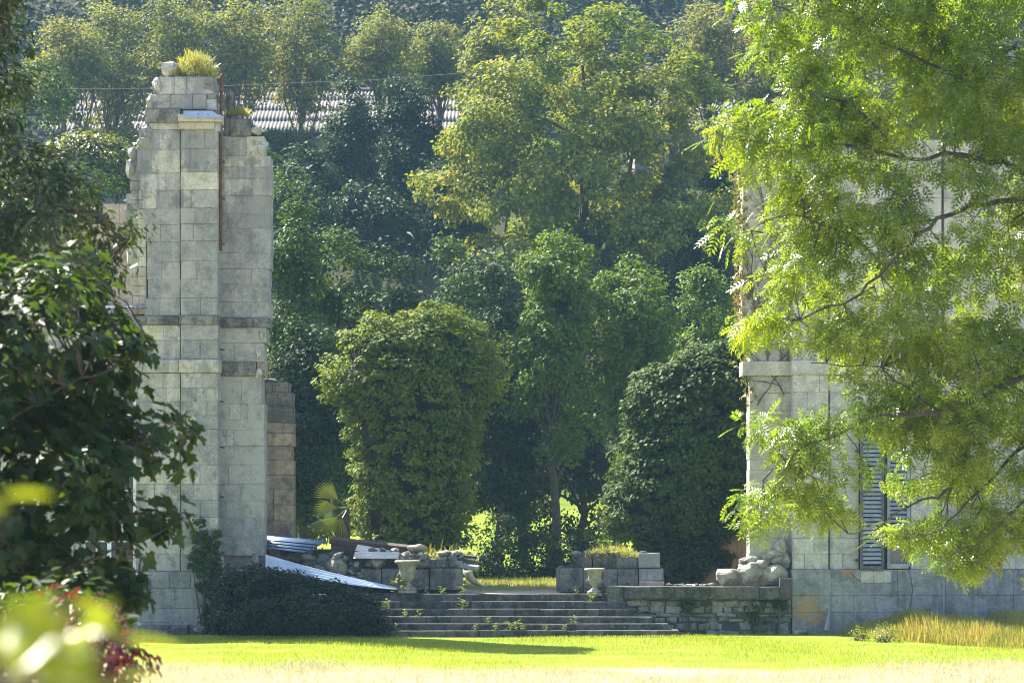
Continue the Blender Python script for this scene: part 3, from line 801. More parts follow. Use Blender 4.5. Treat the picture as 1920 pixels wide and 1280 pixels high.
# ---- rubble bank left of the landing
RB = empty('rubble_bank', P(690, 1100, 1.2), 'bank of tumbled rubble and big dark blocks left of the landing', 'ruin')
for (q0, q1, t, b) in [(676,715,1066,1102),(716,768,1065,1104),(770,805,1066,1106),(806,868,1064,1106),(790,806,1046,1064),(806,842,1048,1064),(842,868,1050,1063)]:
    block(RB, q0, q1, t, b, .75, .6, M['crust'], rg, ref=.75, ragged=.12, ch=.025, joint=.018, shift=.05)
mb = MB(); mb.box(PX(495,61), PX(670,61), 2.1, 3.0, .5, PZ(1030,62)); mb.box(PX(670,61), PX(864,61), 1.2, 2.4, .5, PZ(1048,61)); mb.build('earth_core', M['darkmortar'], RB)
for i in range(190):
    q = rg.uniform(486, 770); lim = 1022 + (max(0, q-600)*.08)
    t = rg.uniform(lim, 1086 if q < 690 else 1052)
    s_ = rg.uniform(8, 24)
    put_rock(RB, 'stone', R_RUB if rg.random() < .75 else R_CRU, q, q+s_*rg.uniform(.8,1.5), t, t+s_, 1.0 + (1076-t)*.016 + rg.uniform(-.15,.15), rg, None, .6)
for i in range(64):
    q = rg.uniform(560, 862); s_ = rg.uniform(7, 17); t = rg.uniform(1030, 1052) if q > 680 else rg.uniform(1034, 1086)
    put_rock(RB, 'stone', R_RUB if rg.random() < .6 else R_CRU, q, q+s_*rg.uniform(.9,1.7), t, t+s_, rg.uniform(.75, 1.0), rg, None, .6)
for (q0, q1, t, b, ms) in [(612,650,1042,1082,R_BOU),(690,722,1042,1066,R_BOU),(740,790,1032,1056,R_CRU),(765,800,1020,1034,R_BOU),(820,848,1030,1044,R_BOU),(842,866,1030,1042,R_BOU),(690,708,1024,1036,R_CRU),(712,726,1026,1036,R_RUB),(732,748,1026,1038,R_BOU),(650,672,1060,1080,R_RUB)]:
    put_rock(RB, 'stone', ms, q0, q1, t, b, 1.0, rg, .4)

# corrugated sheets and planks
def corr_me(name, W_, L_, pitch=.076, amp=.010, mat=None, segL=2, th=.004):
    n = int(W_/pitch*6)
    v = []; f = []
    for k in (0, 1):
        for j in range(segL+1):
            for i in range(n+1):
                v.append((W_*i/n - W_/2, L_*j/segL - L_/2, amp*math.sin(2*math.pi*i/6) + (th if k == 0 else 0)))
    def id_(k, j, i): return k*(segL+1)*(n+1) + j*(n+1) + i
    for j in range(segL):
        for i in range(n):
            f.append((id_(0,j,i), id_(0,j,i+1), id_(0,j+1,i+1), id_(0,j+1,i)))
            f.append((id_(1,j+1,i), id_(1,j+1,i+1), id_(1,j,i+1), id_(1,j,i)))
    for i in range(n):
        f.append((id_(1,0,i), id_(1,0,i+1), id_(0,0,i+1), id_(0,0,i))); f.append((id_(0,segL,i), id_(0,segL,i+1), id_(1,segL,i+1), id_(1,segL,i)))
    return mesh(name, v, f, mat, True)
def aim(o, ydir, zdir):
    """orient: local y along ydir, local z near zdir"""
    yv = Vector(ydir).normalized(); zv = Vector(zdir); zv = (zv - yv*zv.dot(yv)).normalized(); xv = yv.cross(zv)
    o.rotation_euler = Matrix((xv, yv, zv)).transposed().to_euler()
v = []; f = []
NS_, NW = 14, 36
A0, B0 = P(498, 1052, .35), P(744, 1103, .05)
for k in (0, 1):
    for j in range(NS_+1):
        t = j/NS_; c = A0.lerp(B0, t) + Vector((0, 0, -.05*math.sin(t*math.pi)))
        an = math.radians(52*(1-t)**.8 + 4); wv = Vector((.05, -math.cos(an), -math.sin(an)))*(.21 - .03*t); nv = Vector((0, -math.sin(an), math.cos(an)))
        for i in range(NW+1):
            u = 2*i/NW - 1
            v.append(c + wv*u + nv*(.016*math.sin(i/NW*2*math.pi*4) - .004*k))
def sid(k, j, i): return k*(NS_+1)*(NW+1) + j*(NW+1) + i
for j in range(NS_):
    for i in range(NW):
        f.append((sid(0,j,i), sid(0,j+1,i), sid(0,j+1,i+1), sid(0,j,i+1))); f.append((sid(1,j,i), sid(1,j,i+1), sid(1,j+1,i+1), sid(1,j+1,i)))
o = link('corrugated_sheet', mesh('corrugated_sheet', v, f, M['sheet'], True))
tag(o, 'long pale blue corrugated metal sheet slumped down from the rubble over the dark shrub', 'metal sheet')
for i in range(4):
    a, b = P(470, 1004+i*5, 1.7-.1*i), P(606 - 9*i, 1017+i*5, 1.5-.15*i)
    o = link('metal_sheet', corr_me('metal_sheet', .7, (b-a).length, .12, .02, M['bluesheet'])); o.location = (a+b)/2; aim(o, b-a, (.1, -.10, 1))
    tag(o, 'slate blue metal sheet stacked on the rubble at the foot of the tower', 'metal sheet', 'stack of blue metal sheets')
for (q0, t0, q1, t1, yy, lab) in [(668,1026,745,1040,1.0,'crumpled white tin sheet tucked under the dark beam on the rubble'),(664,1040,748,1041,.7,'flat white tin sheet lying lowest on the rubble bank')]:
    a, b = P(q0,t0,yy), P(q1,t1,yy-.1)
    o = link('tin_sheet', corr_me('tin_sheet', .30, (b-a).length, .15, .016, M['whitesheet'])); o.location = (a+b)/2; aim(o, b-a, (.1, -.5, .8)); tag(o, lab, 'metal sheet')
def plank(q0, t0, y0, q1, t1, y1, th, mat, name, label, group=None):
    a, b = P(q0,t0,y0), P(q1,t1,y1)
    L_ = (b-a).length; mbp = MB(); mbp.box(-th*.8, th*.8, -L_/2, L_/2, -th/2, th/2)
    o = link(name, mesh(name, mbp.v, mbp.f, mat)); o.location = (a+b)/2; aim(o, b-a, (.1,-.3,1))
    return tag(o, label, 'timber', group)
plank(618,1012,1.3,790,1030,1.2,.13,M['darkwood'],'timber_beam','long dark rotten beam lying across the top of the rubble bank')
plank(622,1024,1.4,705,1030,1.3,.16,M['darkwood'],'timber_beam','short dark beam wedged beneath the long beam on the rubble')
plank(835,1038,1.0,894,1044,.9,.06,M['darkwood'],'plank','thin dark plank end jutting from the rubble bank, uppermost of three')
plank(830,1046,1.0,890,1051,.8,.07,M['darkwood'],'plank','thin brown plank end jutting from the rubble bank, middle of three')
plank(846,1056,.9,897,1064,.6,.09,M['greywood'],'plank','grey weathered plank end jutting lowest from the rubble bank')
# curled pale sheet
v = []; f = []
for j in range(9):
    a_ = .25 + 1.2*j/8
    for i in (0, 1):
        c = P(866, 1068, .45)
        v.append((c.x + .02 + .62*(1-math.cos(a_))*.75 + i*.22, c.y - .02 - i*.25 , c.z - .60*math.sin(a_)*.85 + .12))
for j in range(8): f.append((2*j, 2*j+1, 2*j+3, 2*j+2))
o = link('curled_sheet', mesh('curled_sheet', v, f, M['boulder'], True)); mo = o.modifiers.new('s', 'SOLIDIFY'); mo.thickness = .02
tag(o, 'pale curled panel leaning at the end of the rubble bank beside the landing', 'panel')

# tin roof over the left wing
for i in range(6):
    a, b = P(150+i*16, 571+i*.8, .9-.02*i), P(190+i*17, 582, -.22)
    o = link('roof_sheet', corr_me('roof_sheet', .34, 1.15, .085, .015, M['bluesheet'])); o.location = P(158+i*22, 577-i*.4+ (i%2)*1.5, .35); aim(o, (0, -1, -.12), (0, .1, 1))
    tag(o, 'slate blue corrugated tin sheet covering the low wing beside the tower', 'metal sheet', 'tin sheets on the low wing')

# ---- urns
def urn(px, py_base, y, h, label):
    prof = [(.0,0),(.30,0),(.30,.07),(.24,.10),(.155,.15),(.10,.22),(.105,.29),(.15,.31),(.20,.36),(.25,.43),(.262,.50),(.262,.60),(.28,.72),(.32,.84),(.40,.90),(.43,.93),(.43,.97),(.40,1.0),(.30,1.0),(.24,.93),(.2,.82),(0,.8)]
    n = 24; v = []; f = []
    for (r, z) in prof:
        for k in range(n):
            flute = 1 + (.035*math.cos(k*math.pi) if .36 <= z <= .60 else 0)
            v.append((r*flute*math.cos(2*math.pi*k/n), r*flute*math.sin(2*math.pi*k/n), z))
    for j in range(len(prof)-1):
        for k in range(n):
            k2 = (k+1) % n; f.append((j*n+k, j*n+k2, (j+1)*n+k2, (j+1)*n+k))
    b = P(px, py_base, y)
    E = empty('stone_urn', b, label, 'urn', None)
    me = mesh('urn_body', [(q[0]*h, q[1]*h, q[2]*h) for q in v], f, M['urn'], True)
    link('urn_body', me, None, E, b)
    for sg in (-1, 1):
        mbx = MB()
        pts = [b + Vector((sg*h*(.25+.09*math.sin(t*math.pi)), 0, h*(.40+.16*t))) for t in (0, .25, .5, .75, 1)]
        mbx.tube(pts, h*.03, 6); mbx.build('handle', M['urn'], E, True)
    mbx = MB(); mbx.box(b.x-.3*h, b.x+.3*h, b.y-.3*h, b.y+.3*h, b.z-.06, b.z+.004); mbx.build('plinth', M['urn'], E)
    return E
urn(1115, 1111, .12, .62, 'pale stone urn on the landing in front of the low block wall')
urn(764, 1106, .12, .75, 'lichened stone urn by the rubble bank with a weed at its foot')

# ---- fallen pale stones on the retaining wall
FS = [(1345,1386,1068,1099,'squarish pale fallen block standing apart on the coping'),(1386,1425,1056,1099,'tall pale fallen block in the middle of the stone heap'),(1426,1475,1058,1099,'big rounded pale block at the tower end of the stone heap'),
 (1388,1433,1041,1057,'flat pale slab lying across the tall fallen block'),(1419,1437,1051,1073,'small wedge-shaped stone between the two big fallen blocks'),(1445,1468,1043,1060,'oval pale stone sitting on the big rounded block'),
 (1432,1448,1040,1051,'small stone leaning beside the flat slab'),(1454,1481,1010,1037,'pointed white stone on top of the stone heap'),(1452,1470,1034,1046,'small pale stone just under the pointed white stone'),
 (1466,1484,1036,1062,'narrow grey stone wedged against the corner of the house'),(1440,1456,1033,1043,'grey chip behind the flat slab'),(1434,1445,1048,1060,'tiny orange-tinted stone beside the wedge stone')]
for (q0, q1, t, b, lab) in FS:
    o = put_rock(None, 'fallen_stone', R_BOU, q0-2, q1+2, t-2, b+2, .35 if b < 1064 else .2, rg, None, .08); tag(o, lab, 'stone', None)
for i in range(12):
    q = 1250 + i*8 + rg.uniform(-3,3)
    mb = MB(); c = P(q, 1097 - rg.uniform(0, 3), rg.uniform(.1,.6)); mb.box(-.06,.06,-.05,.05,-.012,.012)
    o = link('broken_tile', mesh('broken_tile', mb.v, mb.f, M['whitesheet'])); o.location = c; o.rotation_euler = (rg.uniform(-.3,.3), rg.uniform(-.3,.3), rg.uniform(0,3))
    tag(o, 'white broken tile chip lying on the terrace behind the coping', 'tile', 'white tile chips on the terrace')
mb = MB(); a, b = P(1549,1183,-.5), P(1555,1143,-.2); mb.tube([a, (a+b)/2 + Vector((.01,0,0)), b], [.07,.055,.03], 6)
tag(mb.build('board', M['greywood']), 'grey weathered board leaning against the rendered plinth', 'board')
for (q0, q1, t, b, ms, lab) in [(1488,1506,1180,1191,R_BOU,'round pale stone at the corner of the plinth'),(1504,1518,1170,1190,R_RUB,'tilted brownish stone by the plinth foot')]:
    tag(put_rock(None, 'loose_stone', ms, q0, q1, t, b, -.4, rg), lab, 'stone')

# ------------------------------------------------------------------ vegetation helpers
def poly_inside(pts, poly):
    x, y = pts[:,0], pts[:,1]; ins = np.zeros(len(pts), bool)
    for (x1, y1), (x2, y2) in zip(poly, poly[1:]+poly[:1]):
        c = ((y1 > y) != (y2 > y)) & (x < (x2-x1)*(y-y1)/((y2-y1) or 1e-9) + x1)
        ins ^= c
    return ins
def poly_dist(pts, poly):
    best = np.full(len(pts), 1e9)
    for a, b in zip(poly, poly[1:]+poly[:1]):
        a = np.array(a, float); b = np.array(b, float); ab = b-a
        t = np.clip(((pts-a)@ab)/max(1e-9, ab@ab), 0, 1)
        best = np.minimum(best, np.linalg.norm(pts - (a + t[:,None]*ab), axis=1))
    return best
def inflate(poly, y0, bulge, edge, n, r, fill=False):
    """points in a lens-shaped volume whose outline (seen along y) is poly, in photo units at depth y0"""
    d = y0 - CAMY; k = d/F
    pm = [((x-960)*k, CAMZ + (HOR-y)*k) for x, y in poly]
    A = np.array(pm); lo, hi = A.min(0), A.max(0)
    pts = np.zeros((0, 2))
    while len(pts) < n:
        c = r.uniform(lo, hi, (n*2, 2)); pts = np.concatenate([pts, c[poly_inside(c, pm)]])
    pts = pts[:n]
    ds = np.clip(poly_dist(pts, pm)/edge, 0, 1)
    th = bulge*np.sqrt(1-(1-ds)**2)
    s = r.uniform(-1, 1, n) if fill else np.sign(r.uniform(-1, 1, n))*(1 - .25*r.random(n))
    P3 = np.stack([pts[:,0], y0 + th*s, pts[:,1]], 1)
    # outward direction
    e = .05
    gx = poly_dist(pts+[e,0], pm) - poly_dist(pts-[e,0], pm); gz = poly_dist(pts+[0,e], pm) - poly_dist(pts-[0,e], pm)
    gl = np.stack([-gx, np.zeros(n), -gz], 1)/(2*e)
    o = nrmz(gl*(1-ds)[:,None] + np.array([0,1,0])*(s*np.clip(ds, .2, 1))[:,None])
    return P3, o

def clump_leaves(cc, oo, rad, per, r, flat=.75):
    """leaf positions in clumps round centres"""
    n = len(cc)
    u = nrmz(r.normal(size=(n*per, 3))); q = (.25 + .75*r.random(n*per)**.5)[:,None]
    rr = np.repeat(rad, per)[:,None]
    pos = np.repeat(cc, per, 0) + u*q*rr*np.array([1, 1, flat])
    out = nrmz(u*.8 + np.repeat(oo, per, 0)*.8)
    return pos, out

def orient(out, r, up=.5, rnd=.5, droop=.5):
    n = nrmz(out*.7 + np.array([0,0,up]) + nrmz(r.normal(size=out.shape))*rnd)
    d = nrmz(out*.5 + nrmz(r.normal(size=out.shape))*.8 + np.array([0,0,-droop]))
    return n, d

def limbs(base, tips, r0, rgen, top=None, sub=.5, lean=None, n=6):
    """trunk and limbs as one branching mesh"""
    mbt = MB(); base = Vector(base)
    tips = [Vector(t) for t in tips]
    cen = sum(tips, Vector())/len(tips)
    top = Vector(top) if top else Vector((cen.x, cen.y, max(t.z for t in tips)*.5 + cen.z*.5))
    K = 9; tr = []
    for i in range(K+1):
        t = i/K
        p = base.lerp(top, t); w = math.sin(t*math.pi)*.03*(top-base).length
        tr.append(p + Vector((w*rgen.uniform(-1,1), w*rgen.uniform(-1,1), 0)))
    mbt.tube(tr, [r0*(1.25 if i == 0 else 1)*(1 - .85*i/K) for i in range(K+1)], n+2)
    for tip in tips:
        tt = rgen.uniform(.3, .85)
        zt_ = base.z + (top.z-base.z)*tt
        if zt_ > tip.z: tt = max(.15, (tip.z - base.z)/(top.z-base.z)*.75)
        i = min(K-1, int(tt*K)); s = tr[i].lerp(tr[i+1], tt*K-i)
        mid = s.lerp(tip, .5) + Vector((rgen.uniform(-.1,.1), rgen.uniform(-.1,.1), rgen.uniform(-.02,.12)))*(tip-s).length
        rr = max(.012, r0*(1-.85*tt)*.55)
        mbt.tube([s, s.lerp(mid, .5) + Vector((0,0,.02)), mid, mid.lerp(tip, .6), tip], [rr, rr*.8, rr*.6, rr*.4, rr*.2], 5)
    return mbt

def tree(name, label, cx, top, bot, hw, y, mat, leaf=.2, nclump=120, per=130, style='round', group=None, seed=1, bark='bark', tmpl=T_DIAMOND, trunk_r=.18, gapdown=None, lobes=None, lobe=None, offr=(.55, 1.12), flat=.7, rcl=None, depthk=.9, density_low=1.0):
    r = np.random.default_rng(seed); rr = random.Random(seed)
    d = y - CAMY
    x, z1, z0, R = PX(cx, d), PZ(top, d), PZ(bot, d), hw*d/F
    zg = hill(x, y)
    E = empty(name, (x, y, zg), label, 'tree', group)
    H = z1 - z0
    # lobes, then clumps on the lobes
    nl = lobes or {'cone': 16, 'column': 13, 'round': 15}[style]
    t = (np.arange(nl) + r.random(nl))/nl
    if style == 'cone': prof = np.clip((1.03-t)/.62, .10, 1)**.8*np.clip(.7+t*1.5, 0, 1)
    elif style == 'column': prof = np.clip((1.0-t)/.35, .2, 1)**.6
    else: prof = np.sqrt(np.clip(1-(1.9*t-.95)**2, .25, 1))
    a = np.arange(nl)*2.4 + r.uniform(-.5, .5, nl)
    lr = R*prof*(r.uniform(.45, .62, nl) if style == 'cone' else r.uniform(*(lobe or (.34, .52)), nl))
    off = np.maximum(R*prof - lr, 0)*r.uniform(*offr, nl)
    lz = lr*np.clip(H/nl*2.6/lr, .6, 1.0)
    lc = np.stack([x + off*np.cos(a), y + off*np.sin(a)*depthk, z0 + lz + (H - 2*lz)*t], 1)
    w = lr**(1.2 if style == 'cone' else 2); li = r.choice(nl, nclump, p=w/w.sum())
    u = nrmz(r.normal(size=(nclump, 3))); q = r.random(nclump)**.22
    cc = lc[li] + u*np.stack([q*lr[li], q*lr[li], q*lz[li]], 1)
    if density_low < 1:
        keep = r.random(nclump) < density_low + (1-density_low)*np.clip((cc[:,2]-z0)/H*1.6, 0, 1)
        cc = cc[keep]
    cen = np.array([x, y, (z0+z1)/2])
    oo = nrmz((cc - cen)/np.array([R, R, H/2]))
    rc = (rcl or R*.2)*r.uniform(.6, 1.3, len(cc))
    pos, out = clump_leaves(cc, oo, rc, per, r, flat)
    n_, dd = orient(out, r, .55, .75, .45)
    link('crown', leaf_mesh('crown', pos, n_, dd, leaf*r.uniform(.6, 1.3, len(pos)), tmpl, mat), None, E)
    idx = r.choice(len(cc), min(len(cc), 26), replace=False)
    limbs((x, y, zg-.2), [tuple(cc[i]) for i in idx], trunk_r, rr, top=(x, y, z0 + H*.8)).build('trunk', M[bark], E)
    return E

def shrub(name, label, poly, y, bulge, edge, ncl, per, rad, leaf, mat, tmpl=T_DIAMOND, seed=1, group=None, cat='shrub', base=None, fill=True, up=.5, flat=.75, stems=8, bark='bark'):
    r = np.random.default_rng(seed); rr = random.Random(seed)
    cc, oo = inflate(poly, y, bulge, edge, ncl, r, fill)
    A = np.array(poly); bx = A[:,0].mean()
    b = base or (PX(bx, y-CAMY), y, hill(PX(bx, y-CAMY), y))
    E = empty(name, b, label, cat, group)
    pos, out = clump_leaves(cc, oo, rad*r.uniform(.6, 1.3, ncl), per, r, flat)
    n_, dd = orient(out, r, up, .6, .4)
    link('foliage', leaf_mesh('foliage', pos, n_, dd, leaf*r.uniform(.6, 1.3, len(pos)), tmpl, mat), None, E)
    mbs = MB()
    for i in r.choice(ncl, min(stems, ncl), replace=False):
        p0 = Vector(b) + Vector((rr.uniform(-.15,.15), rr.uniform(-.1,.1), -.05)); p1 = Vector(cc[i])
        mbs.tube([p0, p0.lerp(p1, .5) + Vector((rr.uniform(-.1,.1), 0, .1)), p1], [.03, .02, .008], 5)
    mbs.build('stem', M[bark], E)
    return E, cc

# ------------------------------------------------------------------ ivy masses
IVC = [(740,578),(790,566),(850,578),(885,600),(915,632),(930,670),(950,705),(948,735),(930,752),(905,765),(896,800),(893,850),(887,900),(880,950),(876,1000),(870,1050),(865,1110),(680,1110),(676,1040),(668,980),(662,920),(660,860),(656,800),(640,768),(612,748),(604,715),(612,672),(640,630),(660,605),(700,585)]
r = np.random.default_rng(31)
E = empty('ivy_tree', (PX(775,66), 6, .94), 'round-topped ivy tree, yellowish crown on a thick ivy-wrapped body behind the rubble bank', 'tree')
cc, oo = inflate(IVC, 6, 1.9, 1.9, 900, r)
pos, out = clump_leaves(cc, oo, .33*r.uniform(.55, 1.25, len(cc)), 72, r, .5)
n_, dd = orient(out, r, .55, .5, .5)
link('crown', leaf_mesh('crown', pos, n_, dd, .102*r.uniform(.6, 1.3, len(pos)), T_WIDE, M['l_ivytree']), None, E)
def inner_body(name, poly, y0, th, mat, parent, shrink=.86):
    k = (y0-CAMY)/F; pm = [((x-960)*k, CAMZ+(HOR-yy)*k) for x, yy in poly]
    cx = sum(p[0] for p in pm)/len(pm); cz = sum(p[1] for p in pm)/len(pm)
    v = []; n = len(pm)
    for s, q in ((.55,-1),(shrink,-.6),(shrink,.6),(.55,1)):
        v += [(cx+(a-cx)*s, y0+th*q, cz+(b-cz)*s) for a, b in pm]
    f = [(j*n+i, j*n+(i+1)%n, (j+1)*n+(i+1)%n, (j+1)*n+i) for j in range(3) for i in range(n)]
    f += [tuple(range(n))[::-1], tuple(3*n+i for i in range(n))]
    return link(name, mesh(name, v, f, mat), None, parent)
inner_body('trunk', IVC, 6, 1.25, M['ivyshade'], E, .80)  # core added under the leaves, coloured dark for the shade inside

IVR = [(1330,648),(1370,640),(1410,632),(1470,650),(1490,800),(1480,930),(1400,935),(1370,965),(1330,990),(1300,1008),(1260,1000),(1230,1015),(1190,1008),(1145,998),(1137,955),(1146,905),(1168,850),(1182,805),(1175,750),(1195,712),(1215,690),(1245,680),(1275,662)]
IW = empty('ivy_covered_wall', (PX(1330,65.5), 5.5, .94), 'ochre plastered wall remnant smothered in dark ivy beside the right house', 'ruin')
cc, oo = inflate(IVR, 5.2, 1.7, 1.6, 900, r)
pos, out = clump_leaves(cc, oo, .34*r.uniform(.5, 1.35, len(cc)), 72, r, .55)
n_, dd = orient(out, r, .5, .5, .5)
link('ivy', leaf_mesh('ivy', pos, n_, dd, .107*r.uniform(.6, 1.3, len(pos)), T_WIDE, M['l_ivy']), None, IW)
inner_body('ivy_shade_core', IVR, 5.4, 1.15, M['ivyshade'], IW, .82)  # added core closing the gaps, its dark colour giving the inner shade
mb = MB(); mb.box(PX(1215,65), PX(1480,65), 5.2, 6.0, .8, PZ(800,65)); mb.build('plaster_wall', M['plaster'], IW)
hang = [(1190,1000),(1240,995),(1300,1005),(1370,955),(1380,1000),(1345,1020),(1330,1060),(1300,1092),(1250,1095),(1215,1060)]
cc, oo = inflate(hang, 5.0, .3, .6, 150, r, True)
pos, out = clump_leaves(cc, oo, .25*r.uniform(.6,1.2,len(cc)), 45, r, .9)
n_, dd = orient(out, r, .3, .6, .8)
link('ivy', leaf_mesh('ivy', pos, n_, dd, .09*r.uniform(.6,1.3,len(pos)), T_IVY, M['l_ivy']), None, IW)
for (q0, q1, t, b) in ((1345,1372,1030,1062),(1385,1400,960,1000)):
    cc, oo = inflate([(q0,t),(q1,t),(q1,b),(q0,b)], 5.05, .15, .3, 20, r, True)
    pos, out = clump_leaves(cc, oo, .14*r.uniform(.6,1.2,len(cc)), 40, r, .9); n_, dd = orient(out, r)
    link('ivy', leaf_mesh('ivy', pos, n_, dd, .09*r.uniform(.6,1.3,len(pos)), T_IVY, M['l_ivy']), None, IW)

# ivy climbing the tower foot, dark shrub
shrub('climbing_ivy', 'dark ivy climbing the pilaster foot between tower and dark shrub', [(366,950),(376,945),(384,985),(400,1010),(408,990),(413,975),(412,1060),(412,1190),(388,1190),(382,1130),(368,1090),(356,1070),(360,1020)], -.32, .16, .3, 130, 30, .10, .075, M['l_ivy'], T_IVY, 3, cat='ivy', stems=6, bark='vine')
shrub('dark_shrub', 'broad dark shaded shrub spreading over the left end of the steps', [(395,1090),(440,1075),(500,1068),(560,1078),(610,1088),(660,1105),(700,1125),(715,1150),(725,1190),(390,1195)], -1.6, 1.1, 1.2, 330, 100, .26, .09, M['l_bush'], T_DIAMOND, 4, stems=14)
E_, c_ = shrub('flowering_sprig', 'thin sprig with red flowers at the right edge of the dark shrub', [(672,1100),(690,1096),(700,1120),(690,1140),(675,1130)], -1.2, .2, .3, 16, 12, .10, .06, M['l_bush'], T_OVAL, 5, cat='plant', stems=4)
r = np.random.default_rng(8); ps = np.stack([r.uniform(PX(676,59), PX(698,59), 22), r.uniform(-1.5,-1.3,22), r.uniform(PZ(1128,59), PZ(1100,59), 22)], 1)
n_, dd = orient(nrmz(r.normal(size=ps.shape)), r)
link('flowers', leaf_mesh('flowers', ps, n_, dd, np.full(22, .05), T_DIAMOND, M['l_red']), None, E_)

for i, (x0, t, x1, b, lab) in enumerate([(1395,1120,1440,1172,'dark moss and ivy patch in the middle of the rubble retaining wall'),(1445,1118,1475,1140,'small ivy patch under the coping near the right house'),(1275,1128,1300,1146,'thin ivy patch on the left part of the retaining wall')]):
    shrub('wall_ivy', lab, [(x0,t),(x1,t+3),(x1-5,b),(x0+8,b-4)], -.28, .06, .2, 26, 18, .09, .055, M['l_ivy'], T_WIDE, 300+i, cat='ivy', stems=3, bark='vine')
for i, (px, w, tp, lab) in enumerate([(1612,26,1176,'leafy pale weeds at the lawn end of the rank grass bank'),(1660,34,1165,'leafy pale weeds in the rank grass beside the cracked plinth'),(1840,40,1175,'leafy weeds in the rank grass below the ash twigs')]):
    shrub('tall_weed', lab, [(px-w,1222),(px-w*.7,tp+18),(px,tp),(px+w*.6,tp+14),(px+w,1224)], -3.2-i*.5, .4, .4, 46, 16, .13, .055, M['l_weed'], T_OVAL, 310+i, cat='weed', stems=8, bark='vine')
# palm
PE = empty('fan_palm', (PX(655,64), 4, .94), 'fan palm with yellow-green fronds peeping out left of the ivy tree', 'palm')
mb = MB(); mb.tube([(PX(655,64),4,.8),(PX(650,64),4,1.8),(PX(648,64),3.9,PZ(950,64))], [.14,.12,.12], 8); mb.build('trunk', M['bark'], PE)
rr = random.Random(2)
for (tx, ty, k) in [(594,902,1),(586,948,1),(588,1006,.9),(618,1014,.9)]:
    c = P(652, 952, 3.7); tip = P(tx, ty, 3.2 + rr.uniform(-.5,.5))
    v = []; f = []
    ax = (tip-c); hub = c + ax*.3; ax2 = (tip-hub); side = ax2.cross(Vector((0,-.8,.6))).normalized(); L_ = ax2.length*1.05
    an = ax2.normalized()
    for i in range(11):
        a_ = -.55 + 1.1*i/10
        dv = (an*math.cos(a_) + side*math.sin(a_)); pr_ = dv.cross(Vector((.1,-.9,.4))).normalized()
        l_ = L_*(1 - .18*abs(a_)); b0 = len(v); w_ = .013
        e1 = hub + dv*l_*.55; e2 = hub + dv*l_ + Vector((0,0,-.10*l_))
        v += [hub, e1+pr_*w_, e2, e1-pr_*w_]; f += [(b0,b0+1,b0+2),(b0,b0+2,b0+3)]
    fr = link('frond', mesh('frond', v, f, M['l_palm']), None, PE)
    mb = MB(); mb.tube([c, hub], [.02,.014], 5); mb.build('stalk', M['l_palm'], fr)

# ------------------------------------------------------------------ trees behind the ruin
G1 = 'trees growing just behind the ruin'
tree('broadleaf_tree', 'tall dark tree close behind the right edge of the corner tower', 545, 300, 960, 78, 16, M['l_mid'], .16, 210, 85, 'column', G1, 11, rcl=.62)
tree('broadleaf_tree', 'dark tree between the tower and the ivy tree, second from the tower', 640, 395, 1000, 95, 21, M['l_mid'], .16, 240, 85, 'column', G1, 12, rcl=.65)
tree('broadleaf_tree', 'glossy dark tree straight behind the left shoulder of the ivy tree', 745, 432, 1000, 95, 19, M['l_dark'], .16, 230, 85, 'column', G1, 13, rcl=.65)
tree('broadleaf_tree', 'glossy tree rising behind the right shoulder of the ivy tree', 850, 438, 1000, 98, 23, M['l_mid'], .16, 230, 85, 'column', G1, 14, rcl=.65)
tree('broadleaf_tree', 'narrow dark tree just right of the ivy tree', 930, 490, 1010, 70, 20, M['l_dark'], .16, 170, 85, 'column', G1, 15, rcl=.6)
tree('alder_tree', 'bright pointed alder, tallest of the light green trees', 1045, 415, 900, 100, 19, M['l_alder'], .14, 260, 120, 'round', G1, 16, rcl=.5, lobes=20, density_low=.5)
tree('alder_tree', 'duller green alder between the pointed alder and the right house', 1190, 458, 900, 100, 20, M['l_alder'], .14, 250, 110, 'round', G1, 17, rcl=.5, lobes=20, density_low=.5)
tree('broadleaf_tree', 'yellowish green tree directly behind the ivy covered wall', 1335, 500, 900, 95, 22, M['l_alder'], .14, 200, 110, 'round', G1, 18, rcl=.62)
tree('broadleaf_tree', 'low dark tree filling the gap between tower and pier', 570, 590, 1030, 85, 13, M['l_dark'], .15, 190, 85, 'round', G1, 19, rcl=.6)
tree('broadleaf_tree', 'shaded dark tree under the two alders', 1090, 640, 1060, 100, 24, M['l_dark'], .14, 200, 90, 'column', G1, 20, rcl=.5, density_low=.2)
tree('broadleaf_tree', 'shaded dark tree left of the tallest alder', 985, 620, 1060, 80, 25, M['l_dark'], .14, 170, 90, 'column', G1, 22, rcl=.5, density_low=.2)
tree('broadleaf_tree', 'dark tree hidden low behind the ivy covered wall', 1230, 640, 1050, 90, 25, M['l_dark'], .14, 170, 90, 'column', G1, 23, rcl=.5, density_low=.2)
for i, (px, w, tp, lab) in enumerate([(930,50,960,'leafy undergrowth bush right of the ivy tree foot'),(1000,45,985,'leafy undergrowth bush below the tallest alder'),(1062,40,990,'leafy undergrowth bush behind the block wall end'),(1130,45,975,'sparse bush just behind the block wall turf')]):
    shrub('undergrowth_bush', lab, [(px-w,1090),(px-w*.8,tp+25),(px,tp),(px+w*.8,tp+20),(px+w,1090)], 14+i*1.5, .9, .9, 60, 50, .32, .11, M['l_dark'] if i < 3 else M['l_yellow'], T_DIAMOND, 40+i, 'undergrowth behind the terrace', stems=6)

